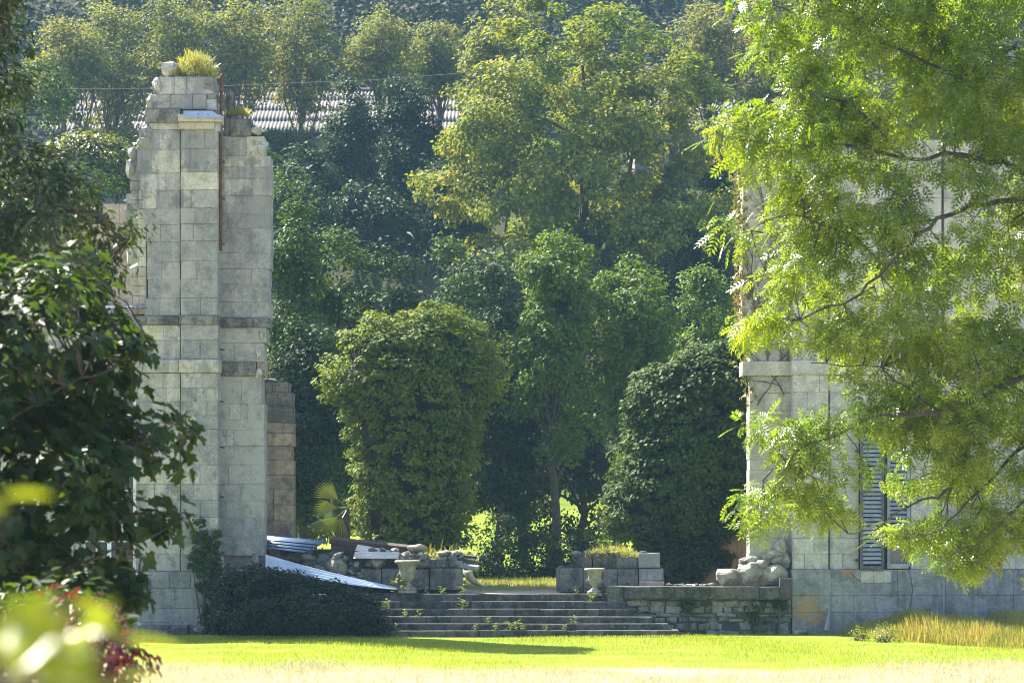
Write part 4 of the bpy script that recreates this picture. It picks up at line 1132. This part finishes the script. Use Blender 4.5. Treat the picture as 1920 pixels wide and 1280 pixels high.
# on the slope
tree('maple_tree', 'huge rounded yellowing maple towering on the slope behind the alders', 1092, -25, 720, 315, 58, M['l_maplefar'], .25, 640, 125, 'round', None, 51, lobes=34, lobe=(.26,.38), offr=(.8,1.06), rcl=.85, trunk_r=.5, flat=.6)
tree('maple_tree', 'pale green tree top showing left of the huge maple', 945, -20, 330, 80, 82, M['l_autumn'], .28, 120, 90, 'round', None, 52, rcl=1.0)
G2 = 'dark trees in front of the shed'
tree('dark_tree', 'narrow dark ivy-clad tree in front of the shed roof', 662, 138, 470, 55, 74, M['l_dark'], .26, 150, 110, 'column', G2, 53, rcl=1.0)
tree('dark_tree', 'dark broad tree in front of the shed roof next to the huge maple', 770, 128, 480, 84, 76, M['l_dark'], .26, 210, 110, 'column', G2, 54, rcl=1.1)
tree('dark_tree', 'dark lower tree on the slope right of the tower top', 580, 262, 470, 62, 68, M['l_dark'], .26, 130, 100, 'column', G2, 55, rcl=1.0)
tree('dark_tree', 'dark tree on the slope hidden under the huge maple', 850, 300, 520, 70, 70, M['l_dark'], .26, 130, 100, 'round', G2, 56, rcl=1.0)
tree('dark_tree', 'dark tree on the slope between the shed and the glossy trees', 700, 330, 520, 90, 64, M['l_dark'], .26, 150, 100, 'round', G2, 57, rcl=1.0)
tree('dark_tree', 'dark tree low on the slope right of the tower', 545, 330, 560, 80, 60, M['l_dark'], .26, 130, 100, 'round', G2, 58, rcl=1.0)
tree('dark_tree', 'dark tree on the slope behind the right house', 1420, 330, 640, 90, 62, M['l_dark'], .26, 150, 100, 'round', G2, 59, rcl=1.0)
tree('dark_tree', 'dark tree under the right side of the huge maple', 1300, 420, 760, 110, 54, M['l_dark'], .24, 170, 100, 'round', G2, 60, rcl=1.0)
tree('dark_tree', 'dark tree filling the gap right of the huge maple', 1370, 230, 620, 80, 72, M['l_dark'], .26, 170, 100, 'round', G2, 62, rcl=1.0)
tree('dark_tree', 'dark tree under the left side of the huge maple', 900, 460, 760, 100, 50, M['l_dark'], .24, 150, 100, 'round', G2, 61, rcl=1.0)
G3 = 'thin autumn trees in front of the shed'
for i, (px, tp, bt, hw, yy, lab) in enumerate([(125,25,245,80,84,'thin browning tree at the left gable of the shed'),(215,-12,270,95,88,'thin tree with twin trunks before the left half of the shed roof'),(330,-30,240,85,86,'thin autumn tree directly behind the tower top'),(440,-10,255,80,84,'thin tree whose crown spreads right of the tower top'),
      (560,-30,250,95,88,'open-crowned thin tree before the middle of the shed roof'),(715,0,215,85,86,'brownish thin tree above the pair of dark trees'),(820,30,200,60,90,'thin pale tree between the shed end and the huge maple'),(1330,0,250,85,84,'pale grey-green thin tree right of the huge maple'),(1440,-30,290,90,82,'pale thin tree half hidden behind the ash'),(1545,-40,330,90,78,'pale thin tree behind the middle of the ash'),(1690,-20,420,130,74,'thin tree far behind the right house')]):
    tree('thin_tree', lab, px, tp, bt, hw, yy, M['l_autumn'], .22, 150, 62, 'round', G3, 70+i, 'greybark', rcl=.85, trunk_r=.2, flat=.6, density_low=.6)
for i, (px, w, tp, bt, yy, mt, lab) in enumerate([(180,95,255,345,48,'l_yellow','yellow-green bush on the slope left of the tower'),(60,80,110,400,56,'l_mid','bluish green bushy tree beside the shed gable'),(300,90,270,360,52,'l_mid','green bush on the slope directly behind the tower'),(110,110,300,450,44,'l_mid','green bush below the yellow-green bush'),(440,90,262,420,54,'l_mid','green bush on the slope beside the recessed bay of the tower'),(535,80,246,340,82,'l_mid','green bush hiding the lower shed wall right of the tower'),(220,100,250,330,80,'l_yellow','yellowish bush hiding the lower shed wall left of the tower')]):
    shrub('slope_bush', lab, [(px-w,bt),(px-w*.9,tp+40),(px-w*.4,tp),(px+w*.4,tp+5),(px+w*.9,tp+45),(px+w,bt)], yy, 1.8, 1.6, 120, 80, .55, .19, M[mt], T_DIAMOND, 90+i, 'bushes on the slope', stems=8)

# ------------------------------------------------------------------ shed with corrugated roof, lane parapet
def shed(name, label, px0, px1, pt, pb, y, wall_h, seed):
    d = y - CAMY
    x0, x1, zt_, zb = PX(px0,d), PX(px1,d), PZ(pt,d), PZ(pb,d)
    E = empty(name, ((x0+x1)/2, y+3, hill((x0+x1)/2, y)), label, 'building')
    run = (zt_-zb)*1.7
    mb = MB(); mb.box(x0+.4, x1-.4, y+.3, y+2*run-.3, zb-wall_h, zb-.06)
    mb.add([(x0+.4,y+.3,zb-.05),(x0+.4,y+2*run-.3,zb-.05),(x0+.4,y+run,zt_-.15),(x1-.4,y+.3,zb-.05),(x1-.4,y+2*run-.3,zb-.05),(x1-.4,y+run,zt_-.15)], [(0,1,2),(5,4,3),(0,3,4,1)])
    mb.build('wall', M['shedwall'], E)
    rows, ncol = 4, max(4, int((x1-x0)/2.6))
    pw = (x1-x0)/ncol; sl_ = math.hypot(run, zt_-zb)/rows
    me = corr_me('roof_panel', pw+.06, sl_+.12, .25, .05, M['roofsheet'], 1, .012)
    rr = random.Random(seed)
    for side in (0, 1):
        for j in range(rows):
            for i in range(ncol):
                t = (j+.5)/rows
                yy = y + run*t if side == 0 else y + 2*run - run*t
                o = link('roof_panel', me, None, E, (x0+pw*(i+.5), yy, zb+(zt_-zb)*t + .02*(rows-j) + .012*(i%2)), (math.atan2(zt_-zb, run)*(1 if side == 0 else -1) + rr.uniform(-.01,.01), 0, 0))
    mb = MB(); mb.tube([(x0, y+run, zt_+.1), (x1, y+run, zt_+.1)], .14, 6); mb.build('ridge', M['roofsheet'], E)
    for i in range(9):
        xw = x0 + (x1-x0)*(i+.5)/9
        mb = MB(); mb.box(xw-.5, xw+.5, y+.24, y+.32, zb-1.9, zb-.8); mb.build('window', M['glass'], E)
shed('long_shed', 'long shed with pale corrugated roof on the slope behind the thin trees', 68, 872, 138, 252, 100, 6, 1)
shed('shed', 'second pale roofed shed glimpsed right of the huge maple', 1180, 1500, 160, 245, 104, 6, 2)

# white scrap lying on the slope between the trees
mb = MB(); c = P(763, 436, 59); mb.tube([c, c+Vector((.15,0,-.04)), c+Vector((.3,0,-.2))], [.03,.06,.03], 6)
tag(mb.build('white_scrap', M['white']), 'small white scrap caught among the trees left of the huge maple', 'scrap')

# overhead wires across the slope
for (p0, p1) in ((130, 118), (150, 140)):
    pass
mb = MB(); mb.tube([P(-60,168,78), P(300,166,78), P(700,150,78), P(960,130,78)], .010, 4)
tag(mb.build('overhead_wire', M['greywood']), 'thin overhead wire crossing in front of the shed roof', 'wire')

# hillside forest
r = np.random.default_rng(77)
NC = 1300
yy = r.uniform(122, 235, NC); xx = r.uniform(-1, 1, NC)*(yy+60)*.33
hz = np.array([hill(a, b) for a, b in zip(xx, yy)])
cc = np.stack([xx, yy, hz + r.uniform(2, 9, NC)], 1)
pos, out = clump_leaves(cc, np.tile([0,-.5,.8], (NC,1)), r.uniform(2.2, 4.2, NC), 85, r, .8)
n_, dd = orient(out, r, .5, .7, .4)
o = link('hillside_forest', leaf_mesh('hillside_forest', pos, n_, dd, .64*r.uniform(.6,1.3,len(pos)), T_DIAMOND, M['l_forest']))
tag(o, 'dark hazy forest covering the far hillside', 'forest', None, 'stuff')

# ------------------------------------------------------------------ foreground: ash on the right
def fore_tree(name, label, cat, poly, y, bulge, edge, ncl, per, rad, leaf, mat, tmpl, base, boughs, bark, seed, r0, nsolo=300, up=.5, droop=.5, flat=.5, rnd=.5, gaps=None):
    r = np.random.default_rng(seed); rr = random.Random(seed)
    cc, oo = inflate(poly, y, bulge, edge, ncl, r, True)
    E = empty(name, base, label, cat)
    pos, out = clump_leaves(cc, oo, rad*r.uniform(.6, 1.3, ncl), per, r, flat)
    n_, dd = orient(out, r, up, rnd, droop)
    sz_ = leaf*r.uniform(.65, 1.25, len(pos))
    # the leaves standing out most towards the viewer are objects of their own
    k = (y-CAMY)/F
    sx_, sz2 = pos[:,0]/k + 960, HOR - (pos[:,2]-CAMZ)/k
    inframe = (sx_ > 10) & (sx_ < 1910) & (sz2 > 10) & (sz2 < 1270)
    cand = np.where(inframe)[0]
    pm = [((x-960)*k, CAMZ+(HOR-q)*k) for x, q in poly]
    score = pos[cand,1] + poly_dist(pos[cand][:, [0,2]], pm)*1.2
    solo = cand[np.argsort(score)[:nsolo]]
    rest = np.ones(len(pos), bool); rest[solo] = False
    cr = link('crown', leaf_mesh('crown', pos[rest], n_[rest], dd[rest], sz_[rest], tmpl, mat), None, E)
    cr['kind'] = 'stuff'
    lm = mesh('leaf', tmpl[0], tmpl[1], mat)
    for i in solo:
        Z = Vector(n_[i]).normalized(); Y = Vector(dd[i]); Y = (Y - Z*Y.dot(Z)).normalized(); X = Y.cross(Z)
        link('leaf', lm, None, E, tuple(pos[i]), Matrix((X, Y, Z)).transposed().to_euler(), (sz_[i],)*3)
    # boughs: drawn limbs, then twigs to every clump from the nearest limb point
    mbt = MB(); nodes = []
    for (pts, ra) in boughs:
        pv = [Vector(p) for p in pts]
        fine = []
        for a, b in zip(pv, pv[1:]):
            for t in np.linspace(0, 1, 5)[:-1]:
                q = a.lerp(b, float(t)) + Vector((rr.uniform(-.03,.03), rr.uniform(-.05,.05), rr.uniform(-.03,.03))); fine.append(q)
        fine.append(pv[-1]); nodes += fine
        mbt.tube(fine, [ra*(1-.8*i/len(fine)) for i in range(len(fine))], 7)
    na = np.array([tuple(q) for q in nodes])
    for i in range(ncl):
        j = np.argmin(np.linalg.norm(na - cc[i], axis=1)); a = nodes[j]; b = Vector(cc[i])
        L_ = (b-a).length
        if L_ < .1: continue
        mid = a.lerp(b, .5) + Vector((rr.uniform(-.1,.1), rr.uniform(-.1,.1), rr.uniform(0,.14)))*L_
        mbt.tube([a, mid, b], [.006+.004*L_, .005+.002*L_, .003], 4)
        for _ in range(3):
            e = b + Vector((rr.uniform(-1,1), rr.uniform(-1,1), rr.uniform(-.7,.5)))*rad
            mbt.tube([b, e], [.004, .002], 3)
    mbt.build('trunk', M[bark], E)
    return E

ya = -29.0; d = ya-CAMY
ASH = [(1440,-60),(1412,10),(1450,60),(1425,110),(1450,150),(1400,205),(1335,250),(1345,285),(1400,300),(1450,330),(1500,350),(1470,385),(1430,420),(1345,435),(1355,460),(1420,470),(1440,520),(1400,580),(1400,612),(1470,625),(1520,650),(1530,690),(1500,735),(1440,765),(1390,800),(1400,825),(1480,850),(1490,885),(1430,920),(1382,950),(1410,975),(1470,960),(1500,985),(1560,965),(1610,925),(1650,895),(1700,895),(1715,945),(1690,985),(1672,1005),(1720,1005),(1770,1055),(1810,1060),(1860,1020),(1925,990),(1960,1070),(2250,1100),(2300,-200),(1440,-200)]
def B(*pp): return [tuple(P(px, py, ya+dy)) for (px, py, dy) in pp]
boughs = [
    (B((2150,1400,0),(2130,1000,0),(2110,600,.1),(2080,200,0),(2040,-200,.1)), .22),
    (B((2110,560,0),(1990,360,-.6),(1880,305,-.9),(1790,288,-1),(1700,300,-.8),(1580,270,-.5),(1450,270,-.3),(1370,262,-.2)), 0.0434),
    (B((2115,640,0),(1990,370,.3),(1920,375,-.5),(1820,385,-.8),(1755,410,-1),(1690,470,-1),(1610,555,-.8),(1500,600,-.4)), 0.0496),
    (B((2120,760,0),(1990,690,-.6),(1920,705,-.9),(1840,745,-1),(1760,775,-1),(1650,780,-.7),(1520,830,-.4),(1430,900,-.2)), 0.0496),
    (B((2125,860,0),(1990,800,.2),(1900,850,-.4),(1820,935,-.8),(1770,990,-.9),(1700,1010,-.7)), 0.0310),
    (B((2125,900,0),(2010,880,-.4),(1920,940,-.9),(1850,1010,-1),(1780,1045,-.9)), 0.0310),
    (B((1810,870,-.3),(1760,930,-.8),(1700,950,-1),(1640,990,-1),(1590,1000,-.8)), 0.0217),
    (B((2090,350,0),(1980,150,.4),(1900,90,0),(1800,150,-.5),(1680,90,-.5),(1560,40,-.4),(1450,10,-.2)), 0.0372),
    (B((2050,0,0),(1950,-60,0),(1800,-40,-.4),(1640,-30,-.3)), 0.0310),
    (B((1700,300,-.8),(1600,200,-.4),(1500,160,-.2),(1440,190,-.1)), 0.0186),
    (B((1750,410,-.9),(1600,440,-.5),(1480,400,-.3),(1380,440,-.1)), 0.0186),
    (B((1760,775,-.9),(1650,690,-.5),(1520,680,-.3)), 0.0186),
]
ASHT = fore_tree('ash_tree', 'big sunlit ash with feathery yellow-green leaves hanging before the right house', 'tree', ASH, ya, 1.3, 1.2, 620, 38, .34, .222, M['l_ash'], T_ASH,
    (PX(2150,d), ya, 0), boughs, 'bark', 101, .2, 300, up=.35, droop=.6, flat=.6, rnd=.6)

# small-leaved tree and sycamore on the left
yl = -35.0; d = yl-CAMY
SM = [(-500,-250),(20,-150),(45,-30),(28,60),(35,150),(15,240),(70,290),(115,300),(150,345),(200,345),(240,395),(250,440),(240,475),(200,480),(190,540),(200,580),(150,620),(0,640),(-500,640)]
def B2(*pp): return [tuple(P(px, py, yl+dy)) for (px, py, dy) in pp]
fore_tree('oval_leaved_tree', 'dark small-leaved tree with drooping shoots left of the tower, above the sycamore', 'tree', SM, yl, 1.7, 1.2, 480, 60, .26, .095, M['l_small'], T_OVAL, (PX(-260,d), yl, 0),
    [(B2((-260,1600,0),(-250,900,0),(-240,400,0),(-230,-200,0)), .16), (B2((-240,500,0),(-100,420,-.3),(60,400,-.5),(180,400,-.4),(240,450,-.2)), .05), (B2((-235,200,0),(-100,120,0),(10,80,0)), .04)], 'bark', 102, .16, 300, up=.4, droop=.9, flat=.9)
ys = -39.0; d = ys-CAMY
SY = [(-700,420),(-100,480),(40,505),(110,475),(150,520),(200,530),(190,580),(215,620),(285,640),(230,690),(215,740),(235,800),(290,800),(355,765),(345,820),(290,880),(250,910),(245,950),(340,965),(330,1005),(250,1010),(235,1050),(285,1105),(260,1130),(205,1120),(215,1165),(170,1165),(120,1140),(60,1190),(-700,1250)]
def B3(*pp): return [tuple(P(px, py, ys+dy)) for (px, py, dy) in pp]
fore_tree('sycamore_tree', 'shadowy sycamore with large lobed leaves, lit yellow along its edge, before the left wing', 'tree', SY, ys, 1.7, .8, 760, 17, .25, .132, M['l_syc'], T_MAPLE, (PX(-330,d), ys, 0),
    [(B3((-330,1620,0),(-320,1100,0),(-310,600,0),(-300,200,0)), .15), (B3((-320,1000,0),(-100,850,-.4),(120,720,-.6),(240,680,-.4),(285,650,-.3)), .022), (B3((-320,1080,0),(-60,960,-.4),(160,860,-.6),(280,830,-.4),(355,770,-.3)), .022), (B3((-320,1180,0),(0,1080,-.4),(180,1050,-.5),(340,975,-.3)), .022), (B3((-320,1250,0),(0,1170,-.4),(150,1130,-.4),(285,1110,-.3)), .022)], 'bark', 103, .15, 300, up=.45, droop=.9, flat=.8, rnd=.45)

# red-leaved shrub low in the shade
shrub('red_leaved_shrub', 'low shrub with dark wine-red leaves in front of the sycamore', [(120,1120),(170,1115),(230,1170),(255,1200),(262,1235),(240,1262),(200,1300),(100,1320),(60,1200)], -44.5, .5, .4, 60, 14, .16, .085, M['l_red'], T_OVAL, 6, cat='shrub', base=(PX(60,15.5), -44.5, 0), stems=18)
shrub('green_undershrub', 'dark green undergrowth beneath the sycamore beside the red-leaved shrub', [(-300,1050),(0,1090),(120,1080),(190,1110),(240,1190),(200,1260),(130,1330),(-300,1330)], -43.5, .7, .6, 130, 16, .22, .10, M['l_syc'], T_OVAL, 7, cat='shrub', base=(PX(-60,16.5), -43.5, 0), stems=24)

# out-of-focus shoot right in front of the lens
NS = empty('near_shrub', (PX(60,2.7)-.3, CAMY+2.9, 0), 'bright yellow-green shrub shoot with broad sunlit leaves in front of the red-leaved shrub', 'shrub')
rr = random.Random(12)
lm = mesh('leaf', T_OVAL[0], T_OVAL[1], M['l_near'])
tipsN = []
for (px, py, n_l) in [(30,1190,5),(90,1180,4),(150,1200,4),(190,1190,3),(60,1230,5),(120,1240,5),(170,1260,4),(20,1260,4),(90,1290,5),(-5,925,2),(200,1280,3),(-40,1220,4)]:
    for _ in range(n_l):
        yv = CAMY + rr.uniform(2.4, 3.0)
        p = P(px + rr.uniform(-34,34), py + rr.uniform(-22,26), yv)
        Z = Vector((rr.uniform(-.6,.6), rr.uniform(-.9,.2), rr.uniform(.2,1))).normalized(); Y = Vector((rr.uniform(-1,1), rr.uniform(-.4,.4), rr.uniform(-.6,.5))); Y = (Y-Z*Y.dot(Z)).normalized()
        link('leaf', lm, None, NS, p, Matrix((Y.cross(Z), Y, Z)).transposed().to_euler(), (rr.uniform(.05,.085),)*3)
        tipsN.append(p)
mb = MB(); b0 = Vector(NS.location)
for p in tipsN:
    m_ = b0 + Vector((0, 0, 2.55)); mb.tube([m_, m_.lerp(p, .6) + Vector((0,0,.02)), p], [.003,.002,.001], 4)
mb.tube([b0, b0 + Vector((.02,0,1.3)), b0 + Vector((0,0,2.55))], [.02,.014,.006], 6)
mb.build('stem', M['bark'], NS)

# ------------------------------------------------------------------ grasses, weeds
def blades(name, pos, h, w, mat, r, lean=.5, label=None, cat=None, kind='stuff', parent=None, bend=.3):
    n = len(pos)
    a = r.uniform(0, 2*np.pi, n); l = r.uniform(0, lean, n)
    tip = pos + np.stack([np.cos(a)*np.sin(l), np.sin(a)*np.sin(l), np.cos(l)], 1)*h[:,None]
    mid = pos*.5 + tip*.5 + np.array([0,0,1])*(h*bend*.3)[:,None]
    b = r.uniform(0, np.pi, n); sdir = np.stack([np.cos(b), np.sin(b), np.zeros(n)], 1)*w[:,None]
    V = np.stack([pos - sdir*.5, pos + sdir*.5, mid*.4 + tip*.6 + sdir*.4, tip], 1).reshape(-1, 3)
    o = link(name, npmesh(name, V, [(0,1,2,3)], n, 4, mat), None, parent)
    if label: tag(o, label, cat, None, kind)
    return o
def groundz(x, y): return 0.03*np.sin(x*.7+y*.3)
r = np.random.default_rng(55)
n = 170000
yy = -1.9 - 15.5*r.random(n)**1.25; xx = r.uniform(-10.5, 14, n)
nz = np.sin(xx*.9+1.3*np.sin(yy*.7))*.5 + np.sin(xx*2.3+yy*1.7)*.3 + r.normal(0, .5, n)
pat = np.sin(xx*1.1+np.sin(yy*1.3)*2)*np.sin(yy*1.7+xx*.4)
bound = -12.4 - 3.0*np.exp(-((xx-2)/5)**2) + 1.0*nz
keep = (yy > bound) & (r.random(n) < .75+.25*pat)
pos = np.stack([xx, yy, groundz(xx, yy)-.005], 1)[keep]
blades('lawn_grass', pos, r.uniform(.03, .085, len(pos))*(1+.45*pat[keep]+(.5*(r.random(len(pos)) < .03))), r.uniform(.006, .012, len(pos)), M['l_grass'], r, .7, 'bright green short lawn grass before the steps', 'grass')
n = 90000
yy = r.uniform(-19, -9.5, n); xx = r.uniform(-9.5, 13.5, n)
nz = np.sin(xx*.9+1.3*np.sin(yy*.7))*.5 + np.sin(xx*2.3+yy*1.7)*.3 + r.normal(0, .4, n)
keep = yy < -12.4 - 3.0*np.exp(-((xx-2)/5)**2) + 1.0*nz
heap = .5+.5*np.sin(xx*1.7+np.sin(yy*2.1)*1.5)*np.sin(yy*1.9+xx*.6)
pos = np.stack([xx, yy, groundz(xx, yy) + .01 + .13*heap**2*r.random(n)], 1)[keep]
blades('cut_hay', pos, r.uniform(.08, .22, len(pos)), r.uniform(.004, .009, len(pos)), M['l_straw'], r, 1.55, 'pale dry cut hay strewn over the near lawn', 'hay')
# rank bank on the right
n = 80000
xx = r.uniform(PX(1585,59), PX(2060,59), n); yy = r.uniform(-9, -.35, n)
low = -1.6 - 6.2*np.clip((xx-PX(1590,59))/4.4, 0, 1.1)**.7
dens = np.clip((xx - PX(1588,59))/.5, .25, 1)*np.clip((yy-low)/.8, 0, 1)
keep = r.random(n) < dens
xx, yy = xx[keep], yy[keep]
hmax = (.30 + .32*np.clip((xx-PX(1600,59))/1.5, 0, 1)*(.8+.25*np.sin(xx*2.1)+.15*np.sin(xx*5.3)))*np.clip((yy-low[keep]+.6)/2.0, .3, 1)
pos = np.stack([xx, yy, np.zeros(len(xx))], 1)
blades('tall_grass', pos, hmax*r.uniform(.55, 1.15, len(xx)), r.uniform(.010,.022,len(xx)), M['l_bank'], r, .45, 'yellowish rank grass and horsetail bank before the rendered plinth', 'grass')
r2 = np.random.default_rng(56)
shrub('dark_bramble', 'small dark-leaved bramble poking from the rank grass bank', [(1708,1175),(1715,1152),(1740,1142),(1768,1150),(1775,1180)], -1.5, .3, .3, 36, 22, .12, .06, M['l_ivy'], T_OVAL, 8, stems=5)
shrub('dark_bramble', 'low dark bramble at the bottom edge of the grass bank', [(1868,1245),(1880,1215),(1905,1208),(1950,1215),(1960,1248)], -4.2, .3, .3, 30, 22, .11, .06, M['l_ivy'], T_OVAL, 9, stems=5)
# turf on the ruins
def tuft(name, label, px0, px1, py0, py1, y, n, h, seed, cat='grass', th=.5, bulgez=True):
    r = np.random.default_rng(seed); d = y-CAMY
    u = r.uniform(-1, 1, n)
    xx = PX((px0+px1)/2 + u*(px1-px0)/2, d); zz = PZ(py1, d) + (PZ(py0+8, d)-PZ(py1, d))*(np.sqrt(1-u*u) if bulgez else 1)*r.random(n)
    pos = np.stack([xx, y + r.uniform(-th, th, n), zz], 1)
    o = blades(name, pos, h*r.uniform(.2,1.25,n), r.uniform(.008,.016,n), M['l_tuft'], r, 1.25)
    return tag(o, label, cat, None, 'stuff')
tuft('grass_tuft', 'sunlit grass cap growing on the tower top', 332, 402, 100, 150, .35, 2300, .26, 1, th=.35)
o = put_rock(None, 'turf_clod', R_CRU, 338, 402, 108, 182, .45, rng, .6, .02); tag(o, 'dark earth clod under the grass cap on the tower top', 'turf')
tuft('grass_tuft', 'small grass tuft on the recessed bay beside the rusty pipe', 428, 466, 205, 217, .7, 700, .20, 2, th=.2)
tuft('grass_tuft', 'wispy grass on the broken shoulder of the recessed bay', 466, 490, 232, 250, .75, 200, .18, 3, th=.2)
tuft('grass_tuft', 'dry turf capping the block wall behind the right urn', 1098, 1195, 1020, 1046, 1.1, 1500, .16, 4, th=.25)
tuft('grass_tuft', 'sparse grass stalks standing on the rubble bank', 780, 860, 1030, 1045, 1.4, 160, .35, 5, th=.3)
n = 5000; xx = r.uniform(PX(870,66), PX(1060,66), n); yy = r.uniform(2.5, 11, n)
blades('dry_grass', np.stack([xx, yy, np.full(n, .95)], 1), r.uniform(.08,.2,n), r.uniform(.008,.014,n), M['l_tuft'], r, .8, 'dry grass at the back of the terrace between the two low walls', 'grass')

# weeds on the steps: three kinds copied about
wm = []
for k in range(3):
    q = np.random.default_rng(200+k); n = 16 + 6*k
    a = q.uniform(0, 2*np.pi, n); hgt = q.uniform(.02, 1, n)
    pos = np.stack([np.cos(a)*.05*q.random(n), np.sin(a)*.05*q.random(n), hgt*.22], 1)
    dirn = np.stack([np.cos(a), np.sin(a), q.uniform(.1,.9,n)], 1); nn = nrmz(np.stack([-np.cos(a)*.4, -np.sin(a)*.4, np.ones(n)], 1))
    wm.append(leaf_mesh('weed', pos, nn, dirn, q.uniform(.07,.13,n), T_OVAL, M['l_weed']))
for i, (px, py, row, s) in enumerate([(745,1125,0,1.9),(725,1147,2,1.2),(757,1107,0,1.2),(780,1107,0,1.0),(800,1106,0,.8),(829,1107,0,.9),(868,1107,0,1.0),(868,1152,2,1.3),(758,1153,3,.8),(785,1158,3,.8),(915,1165,4,.9),(928,1178,5,.9),(955,1178,5,1.2),(967,1177,5,1.3),(978,1178,5,.9),(1022,1178,5,.7),(1058,1178,5,.8),(1110,1136,1,1.0),(1077,1172,4,1.0),(890,1180,5,.8),(1130,1112,0,.7),(1080,1111,0,.6),(740,1180,5,.9),(720,1170,4,1.0)]):
    y = -.06 - .34*row + (.1 if row == 0 else .12)
    x = PX(px, y-CAMY); 
    o = link('weed', wm[i % 3], None, None, (x, y, zt[row]+.0), (0, 0, rg.uniform(0,6)), (s*.9,)*3)
    o.location.y = -.09 - .34*row if row else -.02
    if row: o.location.z = zt[row] - .01; o.location.y = -.06 -.34*row + .2
    tag(o, 'small pale green weed sprouting from a joint of the stone steps', 'weed', 'weeds on the steps')

# ------------------------------------------------------------------ haze
mb = MB(); mb.box(-152, 152, -78, 262, -1.5, 104)
hz_ = mb.build('haze', None)
hm = bpy.data.materials.new('haze'); hm.use_nodes = True
hn = hm.node_tree.nodes; hn.remove(hn['Principled BSDF'])
pv = hn.new('ShaderNodeVolumePrincipled')
pv.inputs['Color'].default_value = (.36, .64, 1.0, 1); pv.inputs['Density'].default_value = .00026; pv.inputs['Anisotropy'].default_value = 0
hm.node_tree.links.new(pv.outputs[0], hn['Material Output'].inputs['Volume'])
hz_.data.materials.append(hm)
tag(hz_, kind='stuff')
